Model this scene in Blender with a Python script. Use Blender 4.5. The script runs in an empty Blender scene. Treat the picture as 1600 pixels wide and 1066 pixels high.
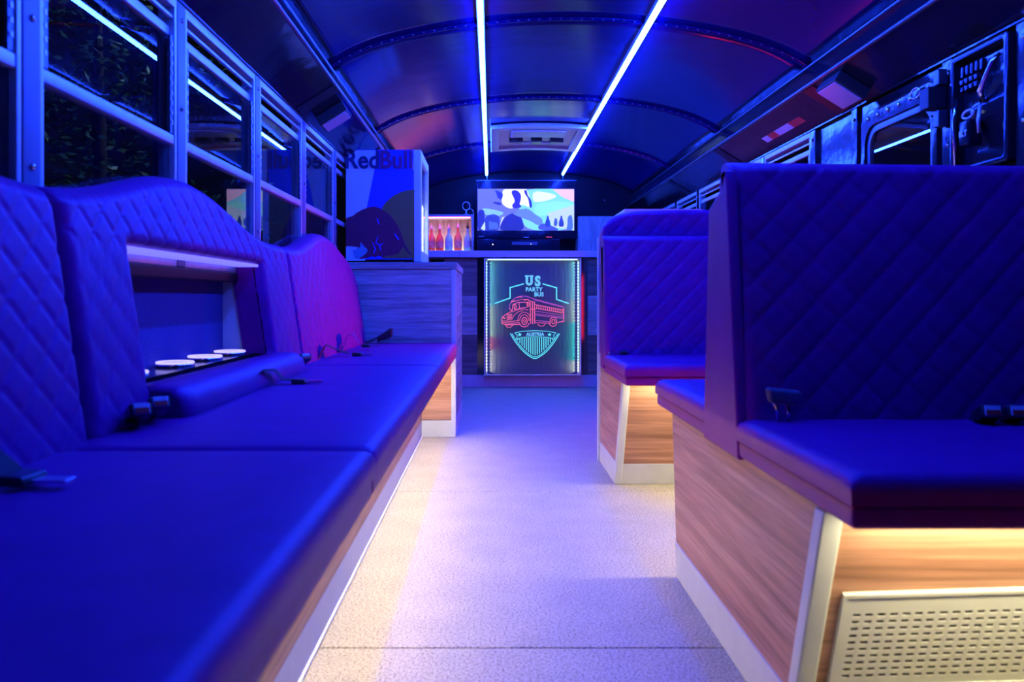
import bpy, bmesh, math, random
from math import sin, cos, pi, sqrt, radians
from mathutils import Vector, Matrix
random.seed(7)
S = bpy.context.scene
COL = S.collection

# ---------------------------------------------------------------- camera, world, exposure
F = 1250.0; HX = 768.0; HY = 466.0; CZ = 0.75          # focal length in px of a 1600 px frame, vanishing point, eye height
def P(px, py, d):
    return ((px-HX)*d/F, d, CZ-(py-HY)*d/F)
cam = bpy.data.cameras.new('camera'); co = bpy.data.objects.new('camera', cam); COL.objects.link(co)
co.location = (0, 0, CZ); co.rotation_euler = (pi/2, 0, 0)
cam.sensor_width = 36; cam.lens = F/1600*36
cam.shift_x = (800-HX)/1600; cam.shift_y = -(533-HY)/1600
cam.clip_start = 0.02; cam.clip_end = 100
cam.dof.use_dof = True; cam.dof.focus_distance = 5.6; cam.dof.aperture_fstop = 5.0
S.camera = co
w = bpy.data.worlds.new('night'); S.world = w; w.use_nodes = True
bg = w.node_tree.nodes['Background']; bg.inputs[0].default_value = (.10, .14, .35, 1); bg.inputs[1].default_value = .012
S.view_settings.view_transform = 'Standard'; S.view_settings.look = 'None'
S.view_settings.gamma = 1; S.view_settings.use_curve_mapping = False
S.view_settings.exposure = 0.0

BLUE = (.011, .048, 1.0); K_BLUE = 360.0        # ceiling strips
WARM = (1.0, .81, .52); K_WARM = 128.0           # strips under the seats

# ---------------------------------------------------------------- materials
def new_mat(name):
    m = bpy.data.materials.new(name); m.use_nodes = True
    nt = m.node_tree; b = nt.nodes['Principled BSDF']
    return m, nt, b
def mat(name, col, rough=.5, metal=0, coat=0, noise=0, nscale=8, bump=0, bscale=60, stretch=(1, 1, 1), spec=.5, tint=None):
    m, nt, b = new_mat(name); N = nt.nodes; L = nt.links
    b.inputs['Base Color'].default_value = (*col, 1); b.inputs['Roughness'].default_value = rough
    b.inputs['Metallic'].default_value = metal; b.inputs['Coat Weight'].default_value = coat
    b.inputs['Specular IOR Level'].default_value = spec
    if tint: b.inputs['Specular Tint'].default_value = (*tint, 1)
    if noise or bump:
        tc = N.new('ShaderNodeTexCoord'); mp = N.new('ShaderNodeMapping'); mp.inputs['Scale'].default_value = stretch
        L.new(tc.outputs['Object'], mp.inputs[0])
    if noise:
        n = N.new('ShaderNodeTexNoise'); n.inputs['Scale'].default_value = nscale; n.inputs['Detail'].default_value = 5
        L.new(mp.outputs[0], n.inputs['Vector'])
        r = N.new('ShaderNodeValToRGB'); r.color_ramp.elements[0].position = .3; r.color_ramp.elements[1].position = .7
        r.color_ramp.elements[0].color = (*[max(0, c*(1-noise)) for c in col], 1)
        r.color_ramp.elements[1].color = (*[min(1, c*(1+noise)) for c in col], 1)
        L.new(n.outputs[0], r.inputs[0]); L.new(r.outputs[0], b.inputs['Base Color'])
    if bump:
        n2 = N.new('ShaderNodeTexNoise'); n2.inputs['Scale'].default_value = bscale; n2.inputs['Detail'].default_value = 3
        L.new(mp.outputs[0], n2.inputs['Vector'])
        bp = N.new('ShaderNodeBump'); bp.inputs['Strength'].default_value = bump; bp.inputs['Distance'].default_value = .01
        L.new(n2.outputs[0], bp.inputs['Height']); L.new(bp.outputs[0], b.inputs['Normal'])
    return m
def wood(name, c0, c1, c2, stretch, scale=3.0, rough=.45, knots=False):
    m, nt, b = new_mat(name); N = nt.nodes; L = nt.links
    tc = N.new('ShaderNodeTexCoord'); mp = N.new('ShaderNodeMapping'); mp.inputs['Scale'].default_value = stretch
    oi = N.new('ShaderNodeObjectInfo'); ad = N.new('ShaderNodeVectorMath'); ad.operation = 'ADD'
    ml = N.new('ShaderNodeVectorMath'); ml.operation = 'SCALE'; ml.inputs['Scale'].default_value = 7
    cb = N.new('ShaderNodeCombineXYZ')
    for i in range(3): L.new(oi.outputs['Random'], cb.inputs[i])
    L.new(cb.outputs[0], ml.inputs[0]); L.new(tc.outputs['Object'], ad.inputs[0]); L.new(ml.outputs[0], ad.inputs[1])
    L.new(ad.outputs[0], mp.inputs[0])
    n = N.new('ShaderNodeTexNoise'); n.inputs['Scale'].default_value = scale; n.inputs['Detail'].default_value = 8; n.inputs['Roughness'].default_value = .62
    n.inputs['Distortion'].default_value = .35
    L.new(mp.outputs[0], n.inputs['Vector'])
    r = N.new('ShaderNodeValToRGB'); e = r.color_ramp.elements
    e[0].position = .32; e[0].color = (*c0, 1); e[1].position = .68; e[1].color = (*c2, 1)
    x = e.new(.5); x.color = (*c1, 1)
    L.new(n.outputs[0], r.inputs[0])
    out = r.outputs[0]
    n2 = N.new('ShaderNodeTexNoise'); n2.inputs['Scale'].default_value = scale*7; n2.inputs['Detail'].default_value = 4
    L.new(mp.outputs[0], n2.inputs['Vector'])
    mx = N.new('ShaderNodeMix'); mx.data_type = 'RGBA'; mx.blend_type = 'MULTIPLY'; mx.inputs[0].default_value = .45
    r2 = N.new('ShaderNodeValToRGB'); r2.color_ramp.elements[0].position = .35; r2.color_ramp.elements[0].color = (.35, .33, .3, 1); r2.color_ramp.elements[1].position = .6
    L.new(n2.outputs[0], r2.inputs[0]); L.new(out, mx.inputs[6]); L.new(r2.outputs[0], mx.inputs[7]); out = mx.outputs[2]
    L.new(out, b.inputs['Base Color']); b.inputs['Roughness'].default_value = rough
    bp = N.new('ShaderNodeBump'); bp.inputs['Strength'].default_value = .15; bp.inputs['Distance'].default_value = .004
    L.new(n.outputs[0], bp.inputs['Height']); L.new(bp.outputs[0], b.inputs['Normal'])
    return m
def emit(name, col, k):
    m, nt, b = new_mat(name)
    b.inputs['Base Color'].default_value = (.1, .1, .1, 1)
    b.inputs['Emission Color'].default_value = (*col, 1); b.inputs['Emission Strength'].default_value = k
    return m
def pane_mat(name, tint=(.9, .93, 1), ior=1.5, rough=0.0):
    m = bpy.data.materials.new(name); m.use_nodes = True; nt = m.node_tree; N = nt.nodes; L = nt.links
    N.remove(N['Principled BSDF']); out = N['Material Output']
    t = N.new('ShaderNodeBsdfTransparent'); t.inputs[0].default_value = (*tint, 1)
    g = N.new('ShaderNodeBsdfGlossy'); g.inputs['Roughness'].default_value = rough
    fr = N.new('ShaderNodeFresnel'); fr.inputs['IOR'].default_value = ior
    mx = N.new('ShaderNodeMixShader'); ge = N.new('ShaderNodeNewGeometry'); mu = N.new('ShaderNodeMath'); mu.operation = 'MULTIPLY'
    iv = N.new('ShaderNodeMath'); iv.operation = 'SUBTRACT'; iv.inputs[0].default_value = 1; L.new(ge.outputs['Backfacing'], iv.inputs[1])   # a thin pane mirrors on its front only
    L.new(fr.outputs[0], mu.inputs[0]); L.new(iv.outputs[0], mu.inputs[1]); L.new(mu.outputs[0], mx.inputs[0]); L.new(t.outputs[0], mx.inputs[1]); L.new(g.outputs[0], mx.inputs[2])
    L.new(mx.outputs[0], out.inputs[0]); return m

M = {}
M['leather'] = mat('bordeaux_leatherette', (.19, .008, .17), .44, spec=.32, tint=(.55, .22, 1), noise=.12, nscale=14, bump=.12, bscale=420)
M['leather_dark'] = mat('dark_piping', (.06, .02, .03), .5)
M['roof'] = mat('dark_enamel', (.004, .003, .058), .15, metal=0, spec=.15, tint=(.55, .5, 1), bump=.10, bscale=3.2, stretch=(1, 1.6, 1))
M['black_gloss'] = mat('black_gloss_enamel', (.010, .010, .014), .13, bump=.2, bscale=9, spec=.3, tint=(.6, .6, 1))
M['strip_gloss'] = mat('polished_black_strip', (.012, .012, .016), .09, spec=.7)
M['black_matt'] = mat('black_matt', (.012, .012, .014), .55)
M['black_wall'] = mat('black_painted_board', (.006, .006, .009), .4, noise=.3, nscale=5, spec=.2)
M['alu'] = mat('brushed_aluminium', (.55, .57, .60), .38, metal=.55, noise=.08, nscale=30)
M['alu_dark'] = mat('dark_anodised_metal', (.10, .11, .14), .3, metal=.7)
M['post_paint'] = mat('blue_grey_enamel', (.10, .09, .16), .35)
M['chrome'] = mat('chrome', (.75, .76, .78), .12, metal=1)
M['white_lam'] = mat('white_laminate', (.58, .64, .58), .45, noise=.04, nscale=20)
M['white_met'] = mat('cream_painted_metal', (.64, .69, .60), .4)
M['carpet'] = None
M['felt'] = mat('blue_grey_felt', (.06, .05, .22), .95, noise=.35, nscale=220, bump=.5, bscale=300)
M['webbing'] = mat('black_webbing', (.012, .012, .015), .7, bump=.4, bscale=500)
M['buckle'] = mat('black_plastic', (.02, .02, .024), .3)
M['buckle_light'] = mat('grey_plastic', (.5, .48, .52), .4)
M['red_btn'] = mat('red_plastic', (.5, .03, .02), .35)
M['walnut'] = wood('walnut_laminate', (.27, .125, .065), (.46, .235, .135), (.60, .35, .215), (.45, .45, 13), 1.6)
M['oak'] = wood('rustic_oak', (.20, .18, .165), (.46, .43, .39), (.58, .55, .49), (.6, .6, 14), 2.2, .55)
M['oak_v'] = wood('pale_oak_upright', (.22, .19, .16), (.36, .32, .28), (.46, .42, .36), (12, 12, 1.0), 2.2, .55)
M['oak_dark'] = wood('dark_oak_plank', (.06, .04, .035), (.16, .11, .09), (.24, .17, .13), (.6, .6, 14), 2.4, .5)
M['oak_light'] = wood('light_oak_plank', (.20, .16, .14), (.40, .34, .30), (.52, .46, .40), (.6, .6, 14), 2.4, .5)
M['counter'] = mat('grey_counter_laminate', (.50, .37, .42), .35, noise=.06, nscale=12)
M['glass'] = pane_mat('window_glass', (.80, .84, .88), 1.62)
M['clear'] = pane_mat('clear_glass', (.95, .97, 1), 1.45)
M['blue_led'] = emit('blue_led', BLUE, K_BLUE)
M['warm_led'] = emit('warm_led', WARM, K_WARM)
M['white_led'] = emit('white_led', (.75, .85, 1), 9)
M['niche_led'] = emit('niche_led', (.11, .10, 1), 2.2)
M['ring_led'] = emit('ring_led', (.42, .36, 1), 1.7)
M['rubber'] = mat('black_rubber', (.01, .01, .01), .8)

def floor_mat():
    m, nt, b = new_mat('speckled_floor'); N = nt.nodes; L = nt.links
    tc = N.new('ShaderNodeTexCoord')
    n = N.new('ShaderNodeTexNoise'); n.inputs['Scale'].default_value = 190; n.inputs['Detail'].default_value = 3
    n2 = N.new('ShaderNodeTexNoise'); n2.inputs['Scale'].default_value = 7; n2.inputs['Detail'].default_value = 3
    L.new(tc.outputs['Object'], n.inputs[0]); L.new(tc.outputs['Object'], n2.inputs[0])
    r = N.new('ShaderNodeValToRGB'); e = r.color_ramp.elements
    e[0].position = .36; e[0].color = (.20, .185, .11, 1); e[1].position = .56; e[1].color = (.52, .49, .32, 1)
    L.new(n.outputs[0], r.inputs[0])
    mx = N.new('ShaderNodeMix'); mx.data_type = 'RGBA'; mx.blend_type = 'MULTIPLY'; mx.inputs[0].default_value = .3
    L.new(r.outputs[0], mx.inputs[6]); L.new(n2.outputs[0], mx.inputs[7]); L.new(mx.outputs[2], b.inputs['Base Color'])
    b.inputs['Roughness'].default_value = .6
    bp = N.new('ShaderNodeBump'); bp.inputs['Strength'].default_value = .35; bp.inputs['Distance'].default_value = .003
    L.new(n.outputs[0], bp.inputs['Height']); L.new(bp.outputs[0], b.inputs['Normal'])
    return m
M['carpet'] = floor_mat()

# ---------------------------------------------------------------- mesh helpers
def root_loc(p):
    v = Vector((0, 0, 0))
    while p is not None:
        v += Vector(p.location); p = p.parent
    return v
class MB:
    def __init__(s): s.v = []; s.f = []; s.sm = []
    def add(s, vs, fs, smooth=False):
        o = len(s.v); s.v += [tuple(v) for v in vs]
        for f in fs: s.f.append(tuple(i+o for i in f)); s.sm.append(smooth)
        return s
    def box(s, x0, x1, y0, y1, z0, z1):
        vs = [(x, y, z) for z in (z0, z1) for y in (y0, y1) for x in (x0, x1)]
        return s.add(vs, [(0, 2, 3, 1), (4, 5, 7, 6), (0, 1, 5, 4), (2, 6, 7, 3), (0, 4, 6, 2), (1, 3, 7, 5)])
    def hexa(s, b, t):                                   # 4 bottom corners, 4 top corners, both counter-clockwise from above
        return s.add(list(b)+list(t), [(3, 2, 1, 0), (4, 5, 6, 7)]+[(i, (i+1) % 4, (i+1) % 4+4, i+4) for i in range(4)])
    def prism(s, pts, ext):                              # planar polygon pushed along ext
        n = len(pts); e = Vector(ext); a = [Vector(p) for p in pts]
        nrm = Vector((0, 0, 0))
        for i in range(n): nrm += a[i].cross(a[(i+1) % n])
        if nrm.dot(e) > 0: a.reverse()
        s.add(a+[p+e for p in a], [tuple(range(n)), tuple(range(2*n-1, n-1, -1))]+[((i+1) % n, i, i+n, (i+1) % n+n) for i in range(n)])
        return s
    def tube(s, path, r, n=8, closed=False):
        path = [Vector(p) for p in path]; m = len(path); rings = []
        for i, p in enumerate(path):
            if closed: t = path[(i+1) % m]-path[i-1]
            else: t = path[min(i+1, m-1)]-path[max(i-1, 0)]
            t.normalize(); a = t.cross(Vector((0, 0, 1)))
            if a.length < 1e-3: a = t.cross(Vector((1, 0, 0)))
            a.normalize(); b = t.cross(a)
            rr = r[i] if isinstance(r, (list, tuple)) else r
            rings.append([p+a*(rr*cos(2*pi*k/n))+b*(rr*sin(2*pi*k/n)) for k in range(n)])
        vs = [q for g in rings for q in g]; fs = []
        for i in range(m if closed else m-1):
            j = (i+1) % m
            for k in range(n): fs.append((i*n+k, i*n+(k+1) % n, j*n+(k+1) % n, j*n+k))
        o = len(s.v); s.add(vs, fs, True)
        if not closed:
            s.f.append(tuple(o+k for k in range(n-1, -1, -1))); s.sm.append(False)
            s.f.append(tuple(o+(m-1)*n+k for k in range(n))); s.sm.append(False)
        return s
    def lathe(s, prof, c, n=16, axis='z'):
        vs = []
        for r, h in prof:
            for k in range(n):
                a = 2*pi*k/n; u, v = r*cos(a), r*sin(a)
                vs.append({'z': (c[0]+u, c[1]+v, c[2]+h), 'x': (c[0]+h, c[1]+u, c[2]+v), 'y': (c[0]+v, c[1]+h, c[2]+u)}[axis])
        fs = [(i*n+k, i*n+(k+1) % n, (i+1)*n+(k+1) % n, (i+1)*n+k) for i in range(len(prof)-1) for k in range(n)]
        o = len(s.v); s.add(vs, fs, True)
        s.f.append(tuple(o+k for k in range(n-1, -1, -1))); s.sm.append(False)
        e = (len(prof)-1)*n; s.f.append(tuple(o+e+k for k in range(n))); s.sm.append(False)
        return s
    def band(s, path, side, up, w, t):                   # a flat strap: path points, half width along side, thickness along up
        path = [Vector(p) for p in path]; sd = Vector(side).normalized()*w/2; u = Vector(up).normalized()*t
        for a, b in zip(path[:-1], path[1:]):
            s.add([a-sd, a+sd, b+sd, b-sd, a-sd+u, a+sd+u, b+sd+u, b-sd+u],
                  [(0, 1, 2, 3), (7, 6, 5, 4), (0, 4, 5, 1), (1, 5, 6, 2), (2, 6, 7, 3), (3, 7, 4, 0)])
        return s
    def ribbon(s, pts, w, y, t=.002, closed=False):      # stroke in an x-z plane at depth y, facing -y
        pts = [Vector((p[0], p[1])) for p in pts]; n = len(pts); L = []; R = []
        for i in range(n):
            if closed: a, b = pts[i]-pts[i-1], pts[(i+1) % n]-pts[i]
            else: a, b = pts[i]-pts[max(i-1, 0)], pts[min(i+1, n-1)]-pts[i]
            if a.length < 1e-9: a = b
            if b.length < 1e-9: b = a
            a = a.normalized(); b = b.normalized()
            na = Vector((-a.y, a.x)); nb = Vector((-b.y, b.x)); mm = na+nb
            if mm.length < .2: mm = na
            mm = mm.normalized(); k = w/2/max(.5, mm.dot(na))
            L.append(pts[i]+mm*k); R.append(pts[i]-mm*k)
        for i in range(n if closed else n-1):
            j = (i+1) % n
            q = [(L[i].x, y, L[i].y), (R[i].x, y, R[i].y), (R[j].x, y, R[j].y), (L[j].x, y, L[j].y)]
            s.prism(q, (0, t, 0))
        return s
    def build(s, name, m, parent=None, bevel=0, seg=2, smooth=False, kind=None):
        o = root_loc(parent)
        me = bpy.data.meshes.new(name); me.from_pydata([(v[0]-o.x, v[1]-o.y, v[2]-o.z) for v in s.v], [], s.f); me.update()
        bm = bmesh.new(); bm.from_mesh(me); bmesh.ops.remove_doubles(bm, verts=bm.verts, dist=1e-6) if False else None
        bmesh.ops.recalc_face_normals(bm, faces=bm.faces); bm.to_mesh(me); bm.free()
        for p, sm in zip(me.polygons, s.sm): p.use_smooth = sm or smooth
        me.materials.append(m)
        ob = bpy.data.objects.new(name, me); COL.objects.link(ob); ob.parent = parent
        if bevel:
            b = ob.modifiers.new('bevel', 'BEVEL'); b.width = bevel; b.segments = seg; b.limit_method = 'ANGLE'; b.angle_limit = radians(40)
            for p in me.polygons: p.use_smooth = True
            wn = ob.modifiers.new('wn', 'WEIGHTED_NORMAL'); wn.keep_sharp = False
        if kind: ob['kind'] = kind
        return ob
def B(*a): return MB().box(*a)
def thing(name, label, cat, loc, group=None):
    o = bpy.data.objects.new(name, None); COL.objects.link(o); o.location = loc; o.empty_display_size = .05
    o['label'] = label; o['category'] = cat
    if group: o['group'] = group
    return o
def tag(o, label, cat, group=None):
    o['label'] = label; o['category'] = cat
    if group: o['group'] = group
    return o
def struct(name, loc=(0, 0, 0)):
    o = bpy.data.objects.new(name, None); COL.objects.link(o); o.location = loc; o['kind'] = 'structure'; o.empty_display_size = .05
    return o
def st(o): o['kind'] = 'structure'; return o
def text(body, size, name, m, parent, xform, bold=0.0, ext=.0008, spacing=1.0, sx=1.0):
    c = bpy.data.curves.new('t', 'FONT'); c.body = body; c.size = size; c.offset = bold; c.extrude = ext; c.space_character = spacing
    c.align_x = 'CENTER'; c.resolution_u = 3
    t = bpy.data.objects.new('t', c); COL.objects.link(t)
    dg = bpy.context.evaluated_depsgraph_get(); me = bpy.data.meshes.new_from_object(t.evaluated_get(dg))
    bpy.data.objects.remove(t); bpy.data.curves.remove(c)
    o = root_loc(parent)
    for v in me.vertices: v.co = xform @ Vector((v.co.x*sx, v.co.y, v.co.z)) - o
    me.name = name; me.materials.clear(); me.materials.append(m)
    ob = bpy.data.objects.new(name, me); COL.objects.link(ob); ob.parent = parent
    return ob
FACE_CAM = Matrix.Rotation(pi/2, 4, 'X')                # text facing -y
def tx(p, rot=FACE_CAM): return Matrix.Translation(Vector(p)) @ rot

# ---------------------------------------------------------------- upholstery
def quilt_h(u, v, s, H):
    a = abs(sin(pi*(u+v)/s)); b = abs(sin(pi*(u-v)/s))
    return H*min(1.0, min(a, b)*2.6)**.65
def upholstered(name, parent, u0, u1, top, z0, mapf, thick, roll=.03, quilt=(.083, .0042), ustep=.0065, vstep=.0065, opening=None, material=None, corner=None):
    """Padded back: mapf(u, z, w) puts width u, height z, depth w behind the front; top(u) is the upper outline; opening = (ua, ub, za, zb)."""
    us = []
    def span(a, b, out, st_):
        n = max(1, int(round((b-a)/st_))); out += [a+(b-a)*i/n for i in range(n)]
    cuts = [u0]
    if opening: cuts += [opening[0], opening[1]]
    cuts += [u1]
    for a, b in zip(cuts[:-1], cuts[1:]):
        span(a, b, us, ustep)
    us.append(u1)
    hmax = max(top(u) for u in us)-z0
    zlev = [0.0]
    if opening:
        nb = [max(2, int((opening[2]-z0)/vstep)), max(2, int((opening[3]-opening[2])/vstep/2)), max(4, int((hmax+z0-opening[3])/vstep))]
    else: nb = [max(4, int(hmax/vstep))]
    verts = []; col_n = None; flags = []
    for u in us:
        tz = top(u); r = min(roll, thick/2); zt = tz-r
        if opening:
            cz = [z0, opening[2], opening[3], zt]
        else: cz = [z0, zt]
        zs = []
        for (a, b), n in zip(zip(cz[:-1], cz[1:]), nb): zs += [a+(b-a)*i/n for i in range(n)]
        zs.append(zt)
        e = min(u-u0, u1-u); ew = 0
        if e < roll: ew = roll-sqrt(max(0, roll*roll-(roll-e)**2))
        colv = []
        for z in zs:
            wv = ew
            if opening:
                dx = max(opening[0]-u, 0, u-opening[1]); dz = max(opening[2]-z, 0, z-opening[3]); dd = sqrt(dx*dx+dz*dz)
                if dd < roll: wv = max(wv, roll-sqrt(max(0, roll*roll-(roll-dd)**2)))
            q = 0
            if quilt: q = quilt_h(u, z, quilt[0], quilt[1])*min(1, e/.02)
            colv.append(mapf(u, z, wv-q))
        for k in range(1, 7):
            a = pi*k/6*1.0; colv.append(mapf(u, zt+r*sin(a), max(ew*(1-k/6), 0)+thick/2*(1-cos(a))))
        nfront = len(zs)
        for z in reversed(zs[:-1:4] if len(zs) > 8 else zs[:-1]): colv.append(mapf(u, z, thick))
        if colv[-1] != mapf(u, z0, thick): colv.append(mapf(u, z0, thick))
        verts.append(colv)
    n = len(verts[0]); mb = MB(); flat = [p for c in verts for p in c]; fs = []
    zf = []
    for i in range(len(us)-1):
        for j in range(n-1):
            if opening and us[i] >= opening[0]-1e-6 and us[i+1] <= opening[1]+1e-6 and nb[0] <= j < nb[0]+nb[1]: continue
            if opening and us[i] >= opening[0]-1e-6 and us[i+1] <= opening[1]+1e-6 and j >= nfront+5: continue
            fs.append((i*n+j, (i+1)*n+j, (i+1)*n+j+1, i*n+j+1))
    mb.add(flat, fs, True)
    mb.f.append(tuple(range(n))); mb.sm.append(False)
    mb.f.append(tuple((len(us)-1)*n+j for j in range(n-1, -1, -1))); mb.sm.append(False)
    return mb.build(name, material or M['leather'], parent)
def cushion(parent, x0, x1, y0, y1, z0, z1, r=.025, name='cushion', puff=.004):
    nx = max(2, int((x1-x0)/.06)); ny = max(2, int((y1-y0)/.06)); mb = MB()
    def prof(t):
        return r-sqrt(max(0, r*r-(r-t)**2)) if t < r else 0
    xs = [x0+r*(1-cos(k*pi/2/4)) for k in range(5)]+[x0+r+(x1-x0-2*r)*i/nx for i in range(1, nx)]+[x1-r+r*sin(k*pi/2/4) for k in range(5)]
    ys = [y0+r*(1-cos(k*pi/2/4)) for k in range(5)]+[y0+r+(y1-y0-2*r)*i/ny for i in range(1, ny)]+[y1-r+r*sin(k*pi/2/4) for k in range(5)]
    vs = []
    for x in xs:
        for y in ys:
            e = max(prof(min(x-x0, x1-x)), prof(min(y-y0, y1-y)))
            px = (x-x0)/(x1-x0); py = (y-y0)/(y1-y0)
            vs.append((x, y, z1-e+puff*min(1, 4*px*(1-px)*1.5)*min(1, 4*py*(1-py)*1.5)))
    n = len(ys); fs = [(i*n+j, (i+1)*n+j, (i+1)*n+j+1, i*n+j+1) for i in range(len(xs)-1) for j in range(n-1)]
    mb.add(vs, fs, True)
    rim = [i*n for i in range(len(xs))]+[(len(xs)-1)*n+j for j in range(1, n)]+[i*n+n-1 for i in range(len(xs)-2, -1, -1)]+[j for j in range(n-2, 0, -1)]
    o = len(mb.v)
    for k in rim: mb.v.append((mb.v[k][0], mb.v[k][1], z0))
    m = len(rim)
    for k in range(m): mb.f.append((rim[k], o+k, o+(k+1) % m, rim[(k+1) % m])); mb.sm.append(False)
    mb.f.append(tuple(o+k for k in range(m))); mb.sm.append(False)
    return mb.build(name, M['leather'], parent)

# ---------------------------------------------------------------- shell
CX = .33; Y0 = -1.3; Y1 = 7.6
def zroof(x):
    dx = abs(x-CX); return 1.946-.149*dx*dx-.045*dx**8
fl = struct('floor')
B(-.95, 1.56, Y0, Y1, -.05, -.006).build('subfloor', M['black_matt'], fl)
seams = [Y0, .34, 1.717, 3.10, 4.485, 5.865, Y1]
for a, b in zip(seams[:-1], seams[1:]):
    B(-.93, 1.54, a+.003, b-.003, -.006, 0).build('floor_panel', M['carpet'], fl, bevel=.002, seg=1)
for a in seams[1:-1]: B(-.93, 1.54, a-.003, a+.003, -.0058, -.003).build('floor_seam', M['black_matt'], fl)

ce = struct('ceiling')
ribs = [.76, 2.09, 3.42, 4.75, 6.08]
cuts = [Y0]+ribs+[Y1]
NX = 48
for i, (a, b) in enumerate(zip(cuts[:-1], cuts[1:])):
    mb = MB(); vs = []; lap = .0; NY = 14
    hole = (5.50, 6.28, .02, .64)
    for j in range(NY+1):
        y = a+(b-a)*j/NY
        for k in range(NX+1):
            x = CX-1.02+2.04*k/NX
            z = zroof(x)+.006*sin(pi*j/NY)          # each sheet bellies very slightly between its ribs
            vs.append((x, y, z))
    n = NX+1
    mb.add(vs+[(v[0], v[1], v[2]+.02) for v in vs], [(j*n+k, (j+1)*n+k, (j+1)*n+k+1, j*n+k+1) for j in range(NY) for k in range(NX)], True)
    N2 = len(vs)
    for j in range(NY):
        for k in range(NX): mb.f.append((N2+j*n+k, N2+j*n+k+1, N2+(j+1)*n+k+1, N2+(j+1)*n+k)); mb.sm.append(True)
    for j in range(NY):
        for k in (0, NX): mb.f.append((j*n+k, (j+1)*n+k, N2+(j+1)*n+k, N2+j*n+k)); mb.sm.append(False)
    for k in range(NX):
        for j in (0, NY): mb.f.append((j*n+k, j*n+k+1, N2+j*n+k+1, N2+j*n+k)); mb.sm.append(False)
    mb.build('roof_panel', M['roof'], ce)
for y in ribs:
    mb = MB()
    sec = [(-.016, .002), (-.015, -.004), (-.006, -.005), (-.004, -.010), (.002, -.010), (.003, -.005), (.015, -.004), (.016, .002)]
    vs = []
    for k in range(NX+1):
        x = CX-1.02+2.04*k/NX
        for dy, dz in sec: vs.append((x, y+dy, zroof(x)+dz))
    m = len(sec)
    mb.add(vs, [(k*m+j, k*m+(j+1) % m, (k+1)*m+(j+1) % m, (k+1)*m+j) for k in range(NX) for j in range(m)])
    rb = mb.build('rib', M['roof'], ce)
    rv = MB()
    x = CX-.98
    while x < CX+.98:
        rv.lathe([(.005, 0), (.004, -.003), (.002, -.004)], (x, y-.010, zroof(x)-.0035), 6)
        x += .045
    rv.build('rivets', M['alu_dark'], rb, kind='stuff')

def soffit(name, sgn):
    # sloped overhead panel between the roof edge and the window header
    X = lambda dx: CX+sgn*dx
    t = struct(name)
    e = [X(1.02), X(.97), X(1.13)]
    zz = [zroof(X(1.02)), 1.62, 1.52]
    edges = [Y0, .62, 1.95, 3.30, 4.65, 5.9, Y1]
    for a, b in zip(edges[:-1], edges[1:]):
        mb = MB()
        mb.prism([(e[1], a+.002, zz[1]), (e[2], a+.002, zz[2]), (e[2], a+.002, zz[2]+.03), (e[1]+sgn*.012, a+.002, zz[1]+.03)], (0, b-a-.004, 0))
        pn = mb.build('overhead_panel', M['black_gloss'], t)
    mb = MB(); mb.prism([(e[0], Y0, zz[0]+.01), (e[1], Y0, zz[1]+.012), (e[1]+sgn*.006, Y0, zz[1]+.012), (e[0]+sgn*.02, Y0, zz[0]+.01)], (0, Y1-Y0, 0))
    mb.build('fascia', M['black_gloss'], t)
    MB().tube([(e[1], Y0, zz[1]+.004), (e[1], Y1, zz[1]+.004)], .009, 10).build('edge_rail', M['alu_dark'], t)
    MB().tube([(e[0]-sgn*.004, Y0, zz[0]-.006), (e[0]-sgn*.004, Y1, zz[0]-.006)], .006, 8).build('roof_trim', M['alu_dark'], t)
    for y in edges[1:-1]:
        # covers over the panel joints
        n = Vector((-(zz[1]-zz[2])*sgn, 0, -abs(e[2]-e[1]))).normalized()*.004
        q = [Vector((e[1]+(e[2]-e[1])*k, y+dy, zz[1]+(zz[2]-zz[1])*k)) for k, dy in ((.04, -.05), (.96, -.05), (.96, .05), (.04, .05))]
        MB().prism(q, n).build('joint_cover', M['black_wall'], t)
    return t
soffit('trim_1', -1); soffit('trim_2', 1)

XL = -.80; XR = 1.46
def build_wall(name, sgn, x_in, x_out, solid, posts, y0, y1):
    t = struct(name)
    a, b = sorted((x_out, x_out+sgn*.03))
    B(a, b, y0, y1, 0, .80).build('lower_panel', M['black_wall'], t)
    a, b = sorted((x_in, x_out+sgn*.03))
    B(a, b, y0, y1, .80, .83).build('sill', M['black_matt'], t, bevel=.004)
    a, b = sorted((x_in+sgn*.0, x_in+sgn*.07))
    B(a, b, y0, y1, 1.515, 1.60).build('header', M['black_gloss'], t)
    hh = MB()
    for y, wd in posts:
        a, b = sorted((x_in+sgn*.004, x_in+sgn*.07))
        p = B(a, b, y-wd/2, y+wd/2, .83, 1.515).build('post', M['black_gloss'] if sgn > 0 else M['post_paint'], t, bevel=.004)
        bl = MB()
        for z in (.98, 1.24, 1.47): bl.lathe([(.007, 0), (.006, -sgn*.004), (.002, -sgn*.006)], (x_in+sgn*.004, y, z), 8, 'x')
        bl.build('bolts', M['chrome'], p, kind='stuff')
    return t
Lp = [1.40+.678*k for k in range(-4, 10)]
wl = build_wall('wall_left', -1, XL, -.87, None, [(y, .055) for y in Lp], Y0, Y1)
wn = 0
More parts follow.
